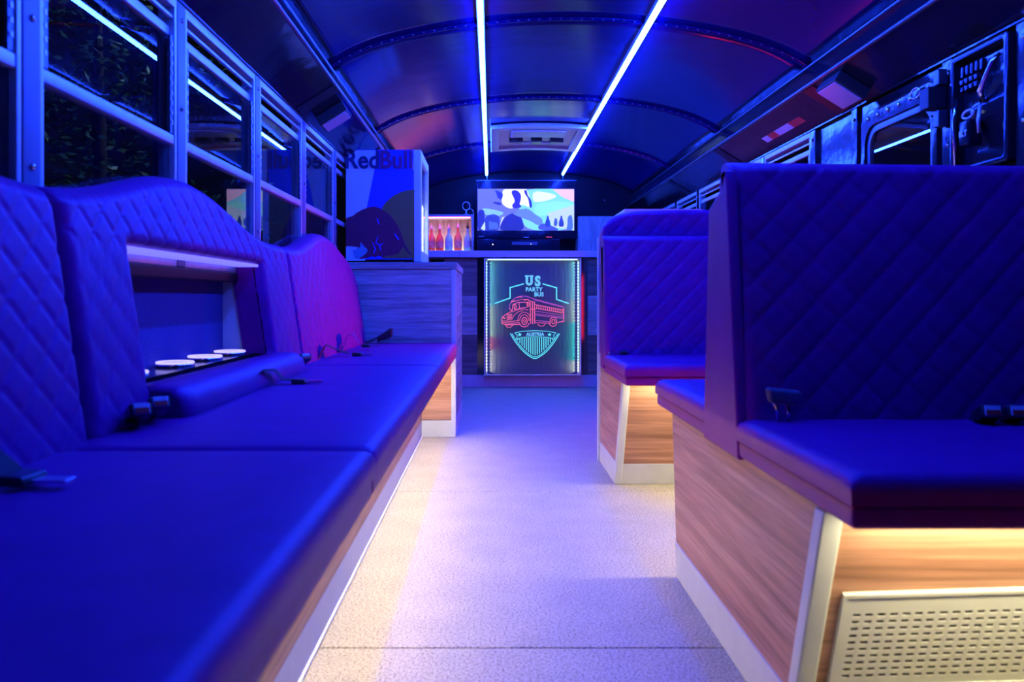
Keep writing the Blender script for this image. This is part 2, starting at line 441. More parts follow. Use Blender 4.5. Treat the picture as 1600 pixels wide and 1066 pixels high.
def sash_window(sgn, x_in, ya, yb):
    """One bus window: outer frame, fixed lower pane, drop-down upper sash with latch tracks."""
    global wn; wn += 1
    t = struct('window_%d' % wn)
    X = lambda a, b: sorted((x_in+sgn*a, x_in+sgn*b))
    fr = MB()
    for y in (ya, yb-.014): fr.box(*X(.006, .05), y, y+.014, .83, 1.515)
    fr.box(*X(.006, .05), ya+.014, yb-.014, 1.490, 1.515); fr.box(*X(.006, .05), ya+.014, yb-.014, .83, .85)
    f = fr.build('frame', M['alu'], t, bevel=.002, seg=1)
    B(*X(.020, .036), ya+.014, yb-.014, 1.418, 1.442).build('top_rail', M['alu'], t, bevel=.002, seg=1)
    B(*X(.008, .036), ya+.014, yb-.014, 1.140, 1.166).build('middle_rail', M['alu'], t, bevel=.003, seg=1)
    B(*X(.012, .022), ya+.014, yb-.014, 1.463, 1.470).build('stop_bar', M['alu'], t)
    tr = MB()
    for y in (ya+.015, yb-.033): tr.box(*X(.010, .016), y, y+.018, 1.168, 1.416)
    k = tr.build('latch_track', M['alu_dark'], t)
    hl = MB()
    for i in range(9):
        for y in (ya+.024, yb-.024): hl.box(*X(.008, .0105), y-.004, y+.004, 1.19+i*.025, 1.20+i*.025)
    hl.build('track_slots', M['alu'], k, kind='stuff')
    B(*X(.027, .030), ya+.014, yb-.014, 1.166, 1.418).build('upper_pane', M['glass'], t)
    B(*X(.020, .023), ya+.014, yb-.014, .85, 1.140).build('lower_pane', M['glass'], t)
    return t
for a, b in zip(Lp[:-1], Lp[1:]): sash_window(-1, XL, a+.0275, b-.0275)

# right wall: sash windows ahead, a solid panel, an emergency window, a small hardware hatch
Rp = [3.65+.678*k for k in range(6)]
wr = build_wall('wall_right', 1, XR, 1.50, None, [(y, .06) for y in Rp]+[(3.23, .05), (2.565, .07), (2.20, .07), (7.5, .2)], Y0, Y1)
for a, b in zip(Rp[:-1], Rp[1:]): sash_window(1, XR, a+.03, b-.03)
B(XR+.02, XR+.05, 3.255, 3.62, .83, 1.515).build('solid_panel', M['black_gloss'], wr)
B(XR+.02, XR+.05, Y0, 2.165, .83, 1.515).build('solid_panel', M['black_gloss'], wr)
def rrect(y0, y1, z0, z1, r, n=6):
    pts = []
    for cy, cz, a0 in ((y1-r, z1-r, 0), (y0+r, z1-r, pi/2), (y0+r, z0+r, pi), (y1-r, z0+r, 1.5*pi)):
        for k in range(n+1):
            a = a0+pi/2*k/n; pts.append((cy+r*cos(a), cz+r*sin(a)))
    return pts
wn += 1
ew = struct('window_%d' % wn)
def ring_plate(mb, outer, inner, x0, x1):
    n = len(outer); vs = [(x, p[0], p[1]) for x in (x0, x1) for p in outer]+[(x, p[0], p[1]) for x in (x0, x1) for p in inner]
    fs = []
    for i in range(n):
        j = (i+1) % n
        fs += [(i, j, 2*n+j, 2*n+i), (n+i, 3*n+i, 3*n+j, n+j), (i, n+i, n+j, j), (2*n+i, 2*n+j, 3*n+j, 3*n+i)]
    mb.add(vs, fs)
o_ = rrect(2.605, 3.20, .835, 1.51, .01); a_ = rrect(2.63, 3.17, .86, 1.475, .055); i_ = rrect(2.66, 3.14, .90, 1.415, .075); g_ = rrect(2.685, 3.115, .925, 1.39, .06)
mb = MB(); ring_plate(mb, o_, a_, XR+.016, XR+.03); mb.build('surround', M['black_gloss'], ew)
mb = MB(); ring_plate(mb, a_, i_, XR+.004, XR+.03); mb.build('frame', M['black_gloss'], ew, bevel=.003)
mb = MB(); ring_plate(mb, i_, g_, XR+.012, XR+.03); mb.build('gasket', M['alu_dark'], ew, bevel=.003)
mb = MB(); mb.prism([(XR+.022, p[0], p[1]) for p in g_], (.004, 0, 0)); mb.build('pane', M['glass'], ew)
for i in range(6):
    y = 2.72+i*.078
    MB().lathe([(.009, 0), (.008, -.005), (.003, -.007)], (XR+.005, y, 1.447), 10, 'x').build('bolt', M['chrome'], ew)
MB().tube([(XR-.008, 2.74+.03*cos(a), 1.452+.018*sin(a)) for a in [2*pi*k/14 for k in range(14)]], .003, 6, True).build('pull_ring', M['chrome'], ew)
for y0_, z0_ in ((2.60, 1.395), (2.61, 1.13)):
    B(XR-.02, XR+.01, y0_-.02, y0_+.03, z0_-.05, z0_+.05).build('hinge', M['black_gloss'], ew, bevel=.004)

hp = thing('release_hatch', 'black raised-frame metal hatch with latch and lever on the right wall, beside the round-cornered window', 'hatch', (XR+.02, 2.38, 1.15))
mb = MB(); ring_plate(mb, rrect(2.245, 2.53, 1.135, 1.505, .012, 3), rrect(2.265, 2.51, 1.155, 1.485, .012, 3), XR-.012, XR+.022); mb.build('frame', M['black_gloss'], hp, bevel=.005)
mb = MB()
NY_, NZ_ = 12, 16; vs = []
for i in range(NY_+1):
    for j in range(NZ_+1):
        u, v = i/NY_, j/NZ_
        vs.append((XR+.020-.030*sin(pi*u)**.7*sin(pi*v)**.7*(.5+.5*cos(3*pi*(v-.5))), 2.265+.245*u, 1.155+.33*v))
n = NZ_+1
mb.add(vs, [(i*n+j, (i+1)*n+j, (i+1)*n+j+1, i*n+j+1) for i in range(NY_) for j in range(NZ_)], True); mb.build('pressed_panel', M['black_gloss'], hp)
B(XR-.045, XR+.0, 2.375, 2.425, 1.205, 1.285).build('latch_box', M['black_gloss'], hp, bevel=.008)
MB().tube([(XR-.03, 2.40+.028*cos(a), 1.302+.012*sin(a)) for a in [2*pi*k/16 for k in range(16)]], .004, 6, True).build('latch_ring', M['alu'], hp)
MB().tube([(XR-.03, 2.345, 1.235), (XR-.034, 2.343, 1.27), (XR-.03, 2.34, 1.315)], .006, 8).build('lever', M['alu'], hp)
MB().tube([(XR-.012, 2.36, 1.33), (XR-.026, 2.345, 1.36), (XR-.022, 2.30, 1.43), (XR-.01, 2.28, 1.45)], [.008, .010, .008, .005], 8).build('swan_neck', M['chrome'], hp)
MB().tube([(XR-.01, 2.505, 1.16), (XR-.012, 2.50, 1.25), (XR-.02, 2.49, 1.31), (XR-.015, 2.485, 1.37)], [.004, .007, .006, .004], 8).build('cable', M['chrome'], hp)
RW = Matrix(((0, 0, -1, 0), (-1, 0, 0, 0), (0, 1, 0, 0), (0, 0, 0, 1)))         # text facing -x
text('BLT', .024, 'letters', M['alu'], hp, tx((XR-.0462, 2.40, 1.235), RW), .0006)
for k in range(5):
    B(XR-.010, XR+.006, 2.365+.024*k, 2.378+.024*k, 1.428+.003*(k % 2), 1.462).build('embossed_bar', M['black_gloss'], hp, bevel=.003)
for r_ in range(2):
    for k in range(4):
        B(XR-.010, XR+.006, 2.39+.024*k, 2.408+.024*k, 1.385+.022*r_, 1.402+.022*r_).build('embossed_bar', M['black_gloss'], hp, bevel=.003)
hb = thing('wall_box', 'small black box bracketed beside the raised-frame hatch on the right wall', 'box', (XR, 2.61, 1.30))
hb_ = B(XR-.06, XR+.0, 2.565, 2.62, 1.36, 1.43).build('housing', M['black_matt'], hb, bevel=.004)
B(XR-.03, XR, 2.56, 2.59, 1.30, 1.355).build('lower_bracket', M['alu_dark'], hb, bevel=.003)
B(XR-.03, XR, 2.56, 2.59, 1.435, 1.485).build('upper_bracket', M['alu_dark'], hb, bevel=.003)

wf = struct('wall_front')
B(-.95, 1.56, Y1, Y1+.05, -.05, 1.98).build('bulkhead', M['black_wall'], wf)
wb = struct('wall_rear')
B(-.95, 1.56, Y0-.05, Y0, -.05, 1.98).build('bulkhead', M['black_wall'], wb)

# ---------------------------------------------------------------- ceiling strips
def led_strip(x, label, y0=1.05, y1=7.48):
    z = zroof(x)
    t = thing('led_strip', label, 'light', (x, y0, z-.012), 'ceiling light strips')
    B(x-.015, x+.015, y0, y1, z-.017, z+.004).build('channel', M['alu'], t)
    MB().prism([(x-.009, y0+.005, z-.0172), (x+.009, y0+.005, z-.0172), (x+.009, y0+.005, z-.026), (x+.005, y0+.005, z-.031), (x-.005, y0+.005, z-.031), (x-.009, y0+.005, z-.026)], (0, y1-y0-.01, 0)).build('diffuser', M['blue_led'], t)
    MB().tube([(x, y1, z-.01), (x+.003, y1+.02, z-.04), (x, 7.53, z-.09)], .004, 6).build('lead_wire', M['white_met'], t)
led_strip(-.045, 'long glowing blue-white strip on the ceiling, the left one, nearly vertical in view')
led_strip(.667, 'long glowing blue-white strip on the ceiling, the right one, running diagonally')

hx0, hx1, hy0, hy1 = -.005, .655, 5.45, 6.30
rh = thing('roof_hatch', 'framed rectangular roof hatch set in the ceiling between the two light strips', 'hatch', ((hx0+hx1)/2, 5.9, 1.92))
def roof_slab(mb, x0, x1, y0, y1, za, zb, n=8):
    vs = []
    for i in range(n+1):
        x = x0+(x1-x0)*i/n
        vs += [(x, y0, zroof(x)+za), (x, y1, zroof(x)+za), (x, y0, zroof(x)+zb), (x, y1, zroof(x)+zb)]
    fs = []
    for i in range(n):
        a = i*4; b = a+4
        fs += [(a, b, b+1, a+1), (a+2, a+3, b+3, b+2), (a, a+2, b+2, b), (a+1, b+1, b+3, a+3)]
    fs += [(0, 1, 3, 2), (n*4, n*4+2, n*4+3, n*4+1)]
    mb.add(vs, fs); return mb
fr = MB()
roof_slab(fr, hx0, hx0+.06, hy0, hy1, -.030, .0, 2); roof_slab(fr, hx1-.06, hx1, hy0, hy1, -.030, .0, 2)
roof_slab(fr, hx0+.06, hx1-.06, hy0, hy0+.08, -.030, .0); roof_slab(fr, hx0+.06, hx1-.06, hy1-.08, hy1, -.030, .0)
fr.build('frame', M['alu'], rh, bevel=.004)
roof_slab(MB(), hx0+.06, hx1-.06, hy0+.08, hy1-.08, -.012, -.002).build('lid', M['counter'], rh)
roof_slab(MB(), .14, .52, 5.55, 5.75, -.040, -.012).build('instruction_plate', M['alu'], rh, bevel=.004)
for sx in (-1, 1):
    MB().hexa([(.33+sx*.10, 5.86, 1.895), (.33+sx*.20, 5.88, 1.895), (.33+sx*.20, 5.90, 1.895), (.33+sx*.10, 5.98, 1.895)],
              [(.33+sx*.10, 5.86, 1.935), (.33+sx*.20, 5.88, 1.935), (.33+sx*.20, 5.90, 1.935), (.33+sx*.10, 5.98, 1.935)]).build('handle', M['buckle'], rh, bevel=.005)
MB().tube([(.20, 5.92, 1.905), (.46, 5.92, 1.905)], .008, 8).build('handle_bar', M['alu'], rh)
B(.29, .37, 5.84, 5.96, 1.893, 1.935).build('latch', M['buckle'], rh, bevel=.006)

# small fittings on the sloped overhead panels
def on_soffit(sgn, k, y, dy, dk, name, m, label, cat, t=.03, group=None):
    """a shallow fitting on the sloped panel: k 0..1 from the inner lip to the window header."""
    a = Vector((CX+sgn*.97, 0, 1.62)); b = Vector((CX+sgn*1.13, 0, 1.52)); n = Vector((-(a.z-b.z)*sgn, 0, -abs(b.x-a.x))).normalized()
    q = [a+(b-a)*kk+Vector((0, yy, 0)) for kk, yy in ((k-dk, y-dy), (k+dk, y-dy), (k+dk, y+dy), (k-dk, y+dy))]
    ob = MB().prism(q, n*t).build(name, m, None, bevel=.004)
    if label: tag(ob, label, cat, group)
    return ob, a, b, n

# ---------------------------------------------------------------- left bench
ZS = .51; ZB = .433
lb = thing('long_bench', 'long blue-lit leatherette bench along the left windows with quilted wavy backrests', 'bench', (-.53, 2.0, 0))
seams_l = [-.42, 1.28, 2.86, 4.30]
for a, b in zip(seams_l[:-1], seams_l[1:]):
    cushion(lb, -.705, -.184, a+.002, b-.002, ZB+.034, ZS)
    B(-.70, -.190, a+.004, b-.004, ZB, ZB+.034).build('seat_board', M['leather'], lb, bevel=.006)
B(-.405, -.376, -.42, 4.30, .088, ZB-.001).build('front_panel', M['walnut'], lb)
B(-.41, -.376, -.42, 4.30, 0.001, .087).build('kickboard', M['white_lam'], lb, bevel=.002)
B(-.376, -.369, -.42, 4.30, 0.001, .008).build('floor_bead', M['white_met'], lb, bevel=.003)
t_ = B(-.372, -.352, 1.30, 4.28, ZB-.013, ZB-.001).build('light_strip', M['alu'], lb)
B(-.369, -.355, 1.31, 4.27, ZB-.0165, ZB-.0132).build('diffuser', M['warm_led'], t_)
def xfront(z): return -.672-.075*max(0, (z-ZS))/.5
mapL = lambda u, z, wv: (xfront(z)-wv, u, z)
def hump(c, h=.105, wd=.80, base=.94):
    def f(u):
        t = min(1, abs(u-c)/wd); return base+h*(.5+.5*cos(pi*t))**1.25
    return f
upholstered('backrest', lb, -.40, 1.345, hump(.55, .10, .82), ZS-.03, mapL, .09)
upholstered('backrest', lb, 1.355, 2.86, hump(2.0, .105, .74), ZS-.03, mapL, .09, opening=(1.60, 2.52, .575, .857))
def topC(u):
    z = hump(3.62, .10, .74, .94)(u)
    if u > 4.05: z -= .12*((u-4.05)/.25)**2.2
    return z
upholstered('backrest', lb, 2.866, 4.30, topC, ZS-.03, mapL, .09)
oa, ob_, za_, zb_ = 1.60, 2.52, .575, .857
ol = MB()
def lin(ya, yb, z0_, z1_): 
    q = [(xfront(z)-w_, y, z) for y, z, w_ in ((ya, z0_, .10), (yb, z0_, .10), (yb, z0_, .03), (ya, z0_, .03), (ya, z1_, .10), (yb, z1_, .10), (yb, z1_, .03), (ya, z1_, .03))]
    ol.hexa(q[:4], q[4:])
lin(oa-.012, oa-.001, za_, zb_); lin(ob_+.001, ob_+.012, za_, zb_); lin(oa-.012, ob_+.012, zb_+.001, zb_+.014)
ol.build('opening_lining', M['leather'], lb)
# bolster under the opening
bo = MB(); prof = [(-.60, ZS-.02), (-.595, ZS+.02), (-.603, ZS+.048), (-.625, ZS+.066), (-.655, ZS+.070), (-.70, ZS+.066), (-.70, ZS-.02)]
ys = [1.58, 1.585, 1.60, 1.63]+[1.63+(2.54-1.63)*k/10 for k in range(1, 11)]+[2.57, 2.585, 2.59]
sc = [.80, .90, .97, 1]+[1]*10+[.97, .90, .80]
vs = []
for y, s_ in zip(ys, sc):
    for x, z in prof: vs.append((-.68+(x+.68)*s_, y, ZS+(z-ZS)*s_))
n = len(prof); bo.add(vs, [(i*n+j, i*n+(j+1) % n, (i+1)*n+(j+1) % n, (i+1)*n+j) for i in range(len(ys)-1) for j in range(n)], True)
bo.f += [tuple(range(n)), tuple((len(ys)-1)*n+j for j in range(n-1, -1, -1))]; bo.sm += [False, False]
bo.build('bolster', M['leather'], lb)
# niche behind the opening
B(-.868, -.848, 1.50, 2.525, .55, .93).build('niche_back', M['felt'], lb)
B(-.86, -.755, 2.526, 2.54, .55, .93).build('niche_end', M['white_lam'], lb)
B(-.86, -.755, 1.485, 1.50, .55, .93).build('niche_end', M['white_lam'], lb)
B(-.865, -.74, 1.50, 2.526, .56, .578).build('niche_shelf', M['black_gloss'], lb)
B(-.865, -.76, 1.50, 2.526, .905, .92).build('niche_roof', M['black_matt'], lb)
B(-.80, -.735, 1.60, 2.52, .848, .856).build('lintel_light', M['niche_led'], lb)
B(-.848, -.838, 1.75, 2.02, .845, .885).build('wall_bracket', M['black_matt'], lb); B(-.848, -.82, 2.40, 2.45, .80, .85).build('wall_bracket', M['black_matt'], lb)
for y in (1.74, 2.01, 2.22, 2.43):
    cp = MB(); cp.lathe([(.047, 0), (.047, .008), (.040, .010), (.038, .002), (.036, -.01), (.002, -.012)], (-.795, y, .578), 24); cpo = cp.build('cup_holder', M['chrome'], lb)
    MB().tube([(-.795+.043*cos(a), y+.043*sin(a), .5885) for a in [2*pi*k/24 for k in range(24)]], .0035, 6, True).build('light_ring', M['ring_led'], cpo)

# ---------------------------------------------------------------- right benches
def booth_face(parent, x0, x1, y_top, y_bot, zt):
    """slanted walnut face towards the camera: recessed towards the floor"""
    th = .02
    yk = y_bot+(y_top-y_bot)*.09/zt
    MB().hexa([(x0, yk, .09), (x1, yk, .09), (x1, yk+th, .09), (x0, yk+th, .09)], [(x0, y_top, zt), (x1, y_top, zt), (x1, y_top+th, zt), (x0, y_top+th, zt)]).build('front_panel', M['walnut'], parent)
    MB().hexa([(x0, y_bot-.003, .001), (x1, y_bot-.003, .001), (x1, y_bot+th, .001), (x0, y_bot+th, .001)], [(x0, yk-.003, .09), (x1, yk-.003, .09), (x1, yk+th, .09), (x0, yk+th, .09)]).build('kickboard', M['white_lam'], parent)
def led_under(parent, x0, x1, y):
    c = B(x0, x1, y-.010, y+.010, ZB-.0012, ZB-.0002).build('light_strip', M['alu'], parent)
    B(x0+.01, x1-.01, y-.008, y+.008, ZB-.0030, ZB-.0014).build('diffuser', M['warm_led'], c)

nb = thing('double_booth', 'nearest high-backed double booth seat on the right, walnut base with slotted vent', 'booth seat', (.95, 1.75, 0))
XA = .50; XB = 1.445
yt, yb = 1.197, 1.347; ft, fb = 2.216, 2.155
# aisle side panel
MB().prism([(XA, yt+.012+(yb-yt)*(ZB-.09)/ZB, .09), (XA, yt+.012, ZB-.001), (XA, ft-.004, ZB-.001), (XA, fb+(ft-fb)*.2, .09)], (.02, 0, 0)).build('side_panel', M['walnut'], nb)
MB().prism([(XA-.003, yb, .001), (XA-.003, yb-(yb-yt)*.09/ZB, .09), (XA-.003, fb+(ft-fb)*.2, .09), (XA-.003, fb, .001)], (.023, 0, 0)).build('kickboard', M['white_lam'], nb)
booth_face(nb, XA+.021, XB, yt+.008, yb+.008, ZB-.001)
MB().hexa([(XA-.005, yb-.004, .001), (XA+.028, yb-.004, .001), (XA+.028, yb+.03, .001), (XA-.005, yb+.03, .001)],
          [(XA-.005, yt-.004, ZB-.002), (XA+.028, yt-.004, ZB-.002), (XA+.028, yt+.03, ZB-.002), (XA-.005, yt+.03, ZB-.002)]).build('corner_trim', M['white_lam'], nb, bevel=.004)
MB().hexa([(XA+.021, fb-.02, .001), (XB, fb-.02, .001), (XB, fb, .001), (XA+.021, fb, .001)], [(XA+.021, ft-.02, ZB-.002), (XB, ft-.02, ZB-.002), (XB, ft, ZB-.002), (XA+.021, ft, ZB-.002)]).build('rear_panel', M['walnut'], nb)
cushion(nb, XA-.012, XB, 1.085, 1.60, ZB+.034, ZS); B(XA-.008, XB, 1.09, 1.60, ZB, ZB+.034).build('seat_board', M['leather'], nb, bevel=.007)
cushion(nb, XA-.012, XB, 1.83, 2.385, ZB+.034, ZS); B(XA-.008, XB, 1.83, 2.38, ZB, ZB+.034).build('seat_board', M['leather'], nb, bevel=.007)
yfN = lambda z: 1.587+.10*max(0, z-ZS)/.53
upholstered('backrest', nb, XA+.004, XB, lambda u: 1.042-.012*(u-XA), ZS-.04, lambda u, z, wv: (u, yfN(z)+wv, z), .075, roll=.022, quilt=(.083, .0042))
yfF = lambda z: 1.835-.05*max(0, z-ZS)/.53
upholstered('backrest', nb, XA+.004, XB, lambda u: 1.025, ZS-.04, lambda u, z, wv: (u, yfF(z)-wv, z), .075, roll=.022, quilt=(.083, .0042), ustep=.014, vstep=.014)
MB().prism([(XA-.012, 1.585, .428), (XA-.012, 1.845, .428), (XA-.012, 1.80, .95), (XA-.012, 1.70, .985), (XA-.012, 1.672, 1.02), (XA-.012, 1.66, .98)], (.024, 0, 0)).build('end_panel', M['leather'], nb, bevel=.006)
led_under(nb, XA+.04, XB, yt-.042); led_under(nb, XA+.04, XB, ft+.016)
# slotted vent on the slanted face
gv = MB(); gx0, gx1 = .556, 1.20; gz0, gz1 = .118, .283
def fy(z): return yb+.008+(yt-yb)*z/ZB-.0005
def gp(u, v, off=0):                                     # u along x, v up the slanted face, tipped by a degree and a half as in the photo
    x = gx0+u; z = gz0+v*.945+.035*u
    return (x, fy(z)-off*.95, z-off*.3)
W_, H_ = gx1-gx0, (gz1-gz0)/.945
us_ = [0, .014]; k = 0
while us_[-1]+.0195 < W_-.012:
    us_ += [us_[-1]+.0125, us_[-1]+.0195]; k += 1
us_.append(W_)
vs_ = [0, .016]
while vs_[-1]+.0135 < H_-.012: vs_ += [vs_[-1]+.0055, vs_[-1]+.0135]
vs_.append(H_)
nn = len(vs_); T = .006
pts = [gp(u, v, T) for u in us_ for v in vs_]+[gp(u, v, T-.002) for u in us_ for v in vs_]; fs = []
o2 = len(us_)*nn
def ishole(i, j): return 0 < i < len(us_)-2 and 0 < j < len(vs_)-2 and i % 2 == 1 and j % 2 == 1
for i in range(len(us_)-1):
    for j in range(nn-1):
        a, b, c, d = i*nn+j, (i+1)*nn+j, (i+1)*nn+j+1, i*nn+j+1
        if ishole(i, j): fs += [(x, y, y+o2, x+o2) for x, y in ((a, b), (b, c), (c, d), (d, a))]
        else: fs += [(a, b, c, d), (d+o2, c+o2, b+o2, a+o2)]
gv.add(pts, fs)
gvo = gv.build('vent_grille', M['white_met'], nb)
mb = MB()
for q in ((0, W_, -.006, 0), (0, W_, H_, H_+.006), (-.006, 0, -.006, H_+.006), (W_, W_+.006, -.006, H_+.006)):
    c = [(q[0], q[2]), (q[1], q[2]), (q[1], q[3]), (q[0], q[3])]
    mb.hexa([gp(u, v, 0) for u, v in c], [gp(u, v, T+.002) for u, v in c])
mb.build('grille_rim', M['white_met'], gvo)
mb = MB(); c = [(0.002, .002), (W_-.002, .002), (W_-.002, H_-.002), (.002, H_-.002)]; mb.hexa([gp(u, v, 0) for u, v in c], [gp(u, v, .001) for u, v in c]); mb.build('vent_backing', M['black_matt'], gvo)

fb_ = thing('high_back_bench', 'second quilted bench on the right, behind the nearest booth, with rounded headboard', 'bench', (.95, 3.4, 0))
yt2, yb2, ye2 = 3.02, 3.22, 3.69
MB().prism([(XA, yt2+.012+(yb2-yt2)*(ZB-.09)/ZB, .09), (XA, yt2+.012, ZB-.001), (XA, ye2-.02, ZB-.001), (XA, ye2-.02, .09)], (.02, 0, 0)).build('side_panel', M['walnut'], fb_)
MB().prism([(XA-.003, yb2, .001), (XA-.003, yb2-(yb2-yt2)*.09/ZB, .09), (XA-.003, ye2-.02, .09), (XA-.003, ye2-.02, .001)], (.023, 0, 0)).build('kickboard', M['white_lam'], fb_)
booth_face(fb_, XA+.021, XB, yt2+.008, yb2+.008, ZB-.001)
MB().hexa([(XA-.005, yb2-.004, .001), (XA+.024, yb2-.004, .001), (XA+.024, yb2+.03, .001), (XA-.005, yb2+.03, .001)],
          [(XA-.005, yt2-.004, ZB-.002), (XA+.024, yt2-.004, ZB-.002), (XA+.024, yt2+.03, ZB-.002), (XA-.005, yt2+.03, ZB-.002)]).build('corner_trim', M['white_lam'], fb_, bevel=.004)
cushion(fb_, XA-.02, XB, 2.88, 3.425, ZB+.034, ZS); B(XA-.016, XB, 2.885, 3.425, ZB, ZB+.034).build('seat_board', M['leather'], fb_, bevel=.007)
yf2 = lambda z: 3.41+.09*max(0, z-ZS)/.53
def top2(u):
    return 1.025
upholstered('backrest', fb_, XA-.012, XB, top2, ZS-.04, lambda u, z, wv: (u, yf2(z)+wv, z), .08, roll=.02, quilt=(.083, .0055), ustep=.008, vstep=.008)
def top3(u):
    t = u-(XA-.004); R_ = .17
    return 1.150-.02*max(0, (.35-t))-(.095*(1-sqrt(max(0, 1-(1-t/R_)**2))) if t < R_ else 0)
upholstered('headboard', fb_, XA-.004, XB, top3, .50, lambda u, z, wv: (u, 3.59+wv, z), .085, roll=.02, quilt=(.083, .0055), ustep=.008, vstep=.008)
B(XA-.012, XA+.01, 3.50, 3.59, .44, .98).build('end_panel', M['leather'], fb_, bevel=.006)
B(XA-.012, XA+.008, 3.676, 3.70, .001, 1.03).build('edge_trim', M['white_lam'], fb_, bevel=.004)
led_under(fb_, XA+.04, XB, yt2-.042)

# ---------------------------------------------------------------- cabinet with the fridge
cb = thing('oak_cabinet', 'low rustic oak cabinet at the end of the long bench, under the fridge', 'cabinet', (-.53, 4.8, 0))
CY0, CY1, CXr, CT = 4.32, 5.25, -.194, .944
for k, (za, zb) in enumerate(((.092, .508), (.508, .905))):
    B(-.79, CXr-.024, CY0, CY0+.02, za+.001, zb-.001).build('oak_board', M['oak'] if k else M['walnut'], cb, bevel=.0015, seg=1)
    B(CXr-.02, CXr, CY0+.03, CY1, za+.001, zb-.001).build('oak_board', M['oak'], cb, bevel=.0015, seg=1)
B(-.79, CXr-.024, CY0-.002, CY0+.018, .001, .090).build('kickboard', M['white_lam'], cb)
B(CXr-.02, CXr, CY0+.03, CY1, .001, .090).build('kickboard', M['white_lam'], cb)
B(CXr-.024, CXr+.002, CY0-.004, CY0+.03, .001, .906).build('corner_trim', M['white_lam'], cb, bevel=.002)
B(-.79, CXr-.02, CY1-.02, CY1, .001, .905).build('back_board', M['oak'], cb)
B(-.79, CXr+.008, CY0-.008, CY1+.005, .907, CT).build('top_board', M['oak'], cb, bevel=.003)
MB().lathe([(.006, 0), (.005, .004)], (CXr, 4.42, .86), 10, 'x').build('screw_cap', M['alu'], cb)

fz0, fz1, fy0, fy1 = CT+.018, 1.563, 4.38, 4.91
fr_ = thing('drinks_fridge', 'small branded drinks fridge with silver and blue side, standing on the oak cabinet', 'fridge', (-.62, 4.65, CT))
M['silver'] = mat('silver_vinyl', (.52, .60, .66), .4); M['fr_blue'] = mat('blue_vinyl', (.03, .05, .62), .4)
M['fr_sun'] = mat('yellow_vinyl', (.20, .13, .03), .45); M['fr_red'] = mat('red_vinyl', (.14, .006, .045), .45); M['fr_ink'] = mat('navy_vinyl', (.015, .012, .09), .45)
M['fr_red2'] = mat('letter_vinyl', (.13, .008, .10), .45); M['fr_hoof'] = mat('light_blue_vinyl', (.10, .30, .42), .45)
B(-.797, -.432, fy0, fy0+.02, fz0, fz1).build('side_panel', M['fr_blue'], fr_)
B(-.797, -.432, fy1-.02, fy1, fz0, fz1).build('side_panel', M['fr_blue'], fr_)
B(-.797, -.779, fy0+.02, fy1-.02, fz0, fz1).build('back_panel', M['silver'], fr_)
B(-.779, -.432, fy0+.02, fy1-.02, fz0, fz0+.03).build('bottom_panel', M['silver'], fr_)
B(-.779, -.432, fy0+.02, fy1-.02, fz1-.03, fz1).build('top_panel', M['silver'], fr_)
for z in (1.14, 1.33): B(-.778, -.45, fy0+.022, fy1-.022, z, z+.006).build('wire_shelf', M['alu'], fr_)
for y in (fy0+.04, fy1-.04):
    for x in (-.77, -.47): MB().lathe([(.018, 0), (.016, .018)], (x, y, CT+.0005), 10).build('foot', M['rubber'], fr_)
dr = MB()
dr.box(-.426, -.386, fy0, fy0+.045, fz0-.012, fz1); dr.box(-.426, -.386, fy1-.045, fy1, fz0-.012, fz1)
dr.box(-.426, -.386, fy0+.045, fy1-.045, fz0-.012, fz0+.05); dr.box(-.426, -.386, fy0+.045, fy1-.045, fz1-.05, fz1)
do = dr.build('door', M['white_lam'], fr_, bevel=.003)
B(-.402, -.396, fy0+.045, fy1-.045, fz0+.05, fz1-.05).build('door_pane', M['clear'], do)
lp = B(-.425, -.412, fy0+.06, fy1-.08, .99, 1.30).build('interior_light', emit('fridge_led', (.72, .86, 1), 4.5), fr_)
B(-.43, -.41, fy0+.05, fy1-.05, 1.395, 1.405).build('display_rail', M['alu'], fr_)
def FG(zx, zy, off=.0):
    p = P(520+zx/5.328, 220+zy/5.328, fy0); return (max(p[0], -.7965), fy0-off, p[2])
def decal(name, pts, m, parent, off, t=.0008):
    return MB().prism([FG(x, y, off) for x, y in pts], (0, t, 0)).build(name, m, parent)
decal('silver_field', [(86, 80), (380, 80), (282, 560), (270, 830), (270, 1000), (100, 1000)], M['silver'], fr_, .001)
sun = [(678, 405)]+[(690+300*cos(a), 705+300*sin(a)) for a in [radians(268-x*6.2) for x in range(0, 23)]]
sun = [(x, y) for x, y in sun if x <= 679]+[(400, 980), (679, 980)]
decal('sun_disc', [(679, 405), (620, 412), (560, 430), (500, 462), (450, 505), (415, 550), (390, 620), (384, 720), (390, 980), (679, 980)], M['fr_sun'], fr_, .002)
decal('bull_silhouette', [(100, 660), (120, 640), (165, 628), (200, 600), (250, 572), (310, 552), (350, 548), (390, 560), (440, 592), (490, 635), (530, 690), (560, 745),
      (578, 800), (596, 850), (625, 905), (650, 940), (668, 958), (640, 948), (610, 915), (585, 878), (570, 905), (548, 940), (500, 955), (440, 960), (390, 985), (330, 960),
      (290, 975), (230, 985), (190, 970), (176, 925), (205, 900), (212, 885), (160, 878), (118, 878), (100, 884)], M['fr_red'], fr_, .003)
decal('bull_horn', [(168, 915), (200, 905), (232, 880), (230, 842), (262, 880), (290, 905), (282, 935), (250, 960), (215, 985), (190, 965), (180, 940)], M['fr_hoof'], fr_, .0038)
decal('bull_muscle_line', [(366, 650), (374, 645), (390, 695), (384, 700), (372, 672)], M['fr_blue'], fr_, .0038)
decal('bull_muscle_line', [(510, 775), (520, 772), (552, 820), (548, 832), (528, 806)], M['fr_blue'], fr_, .0038)
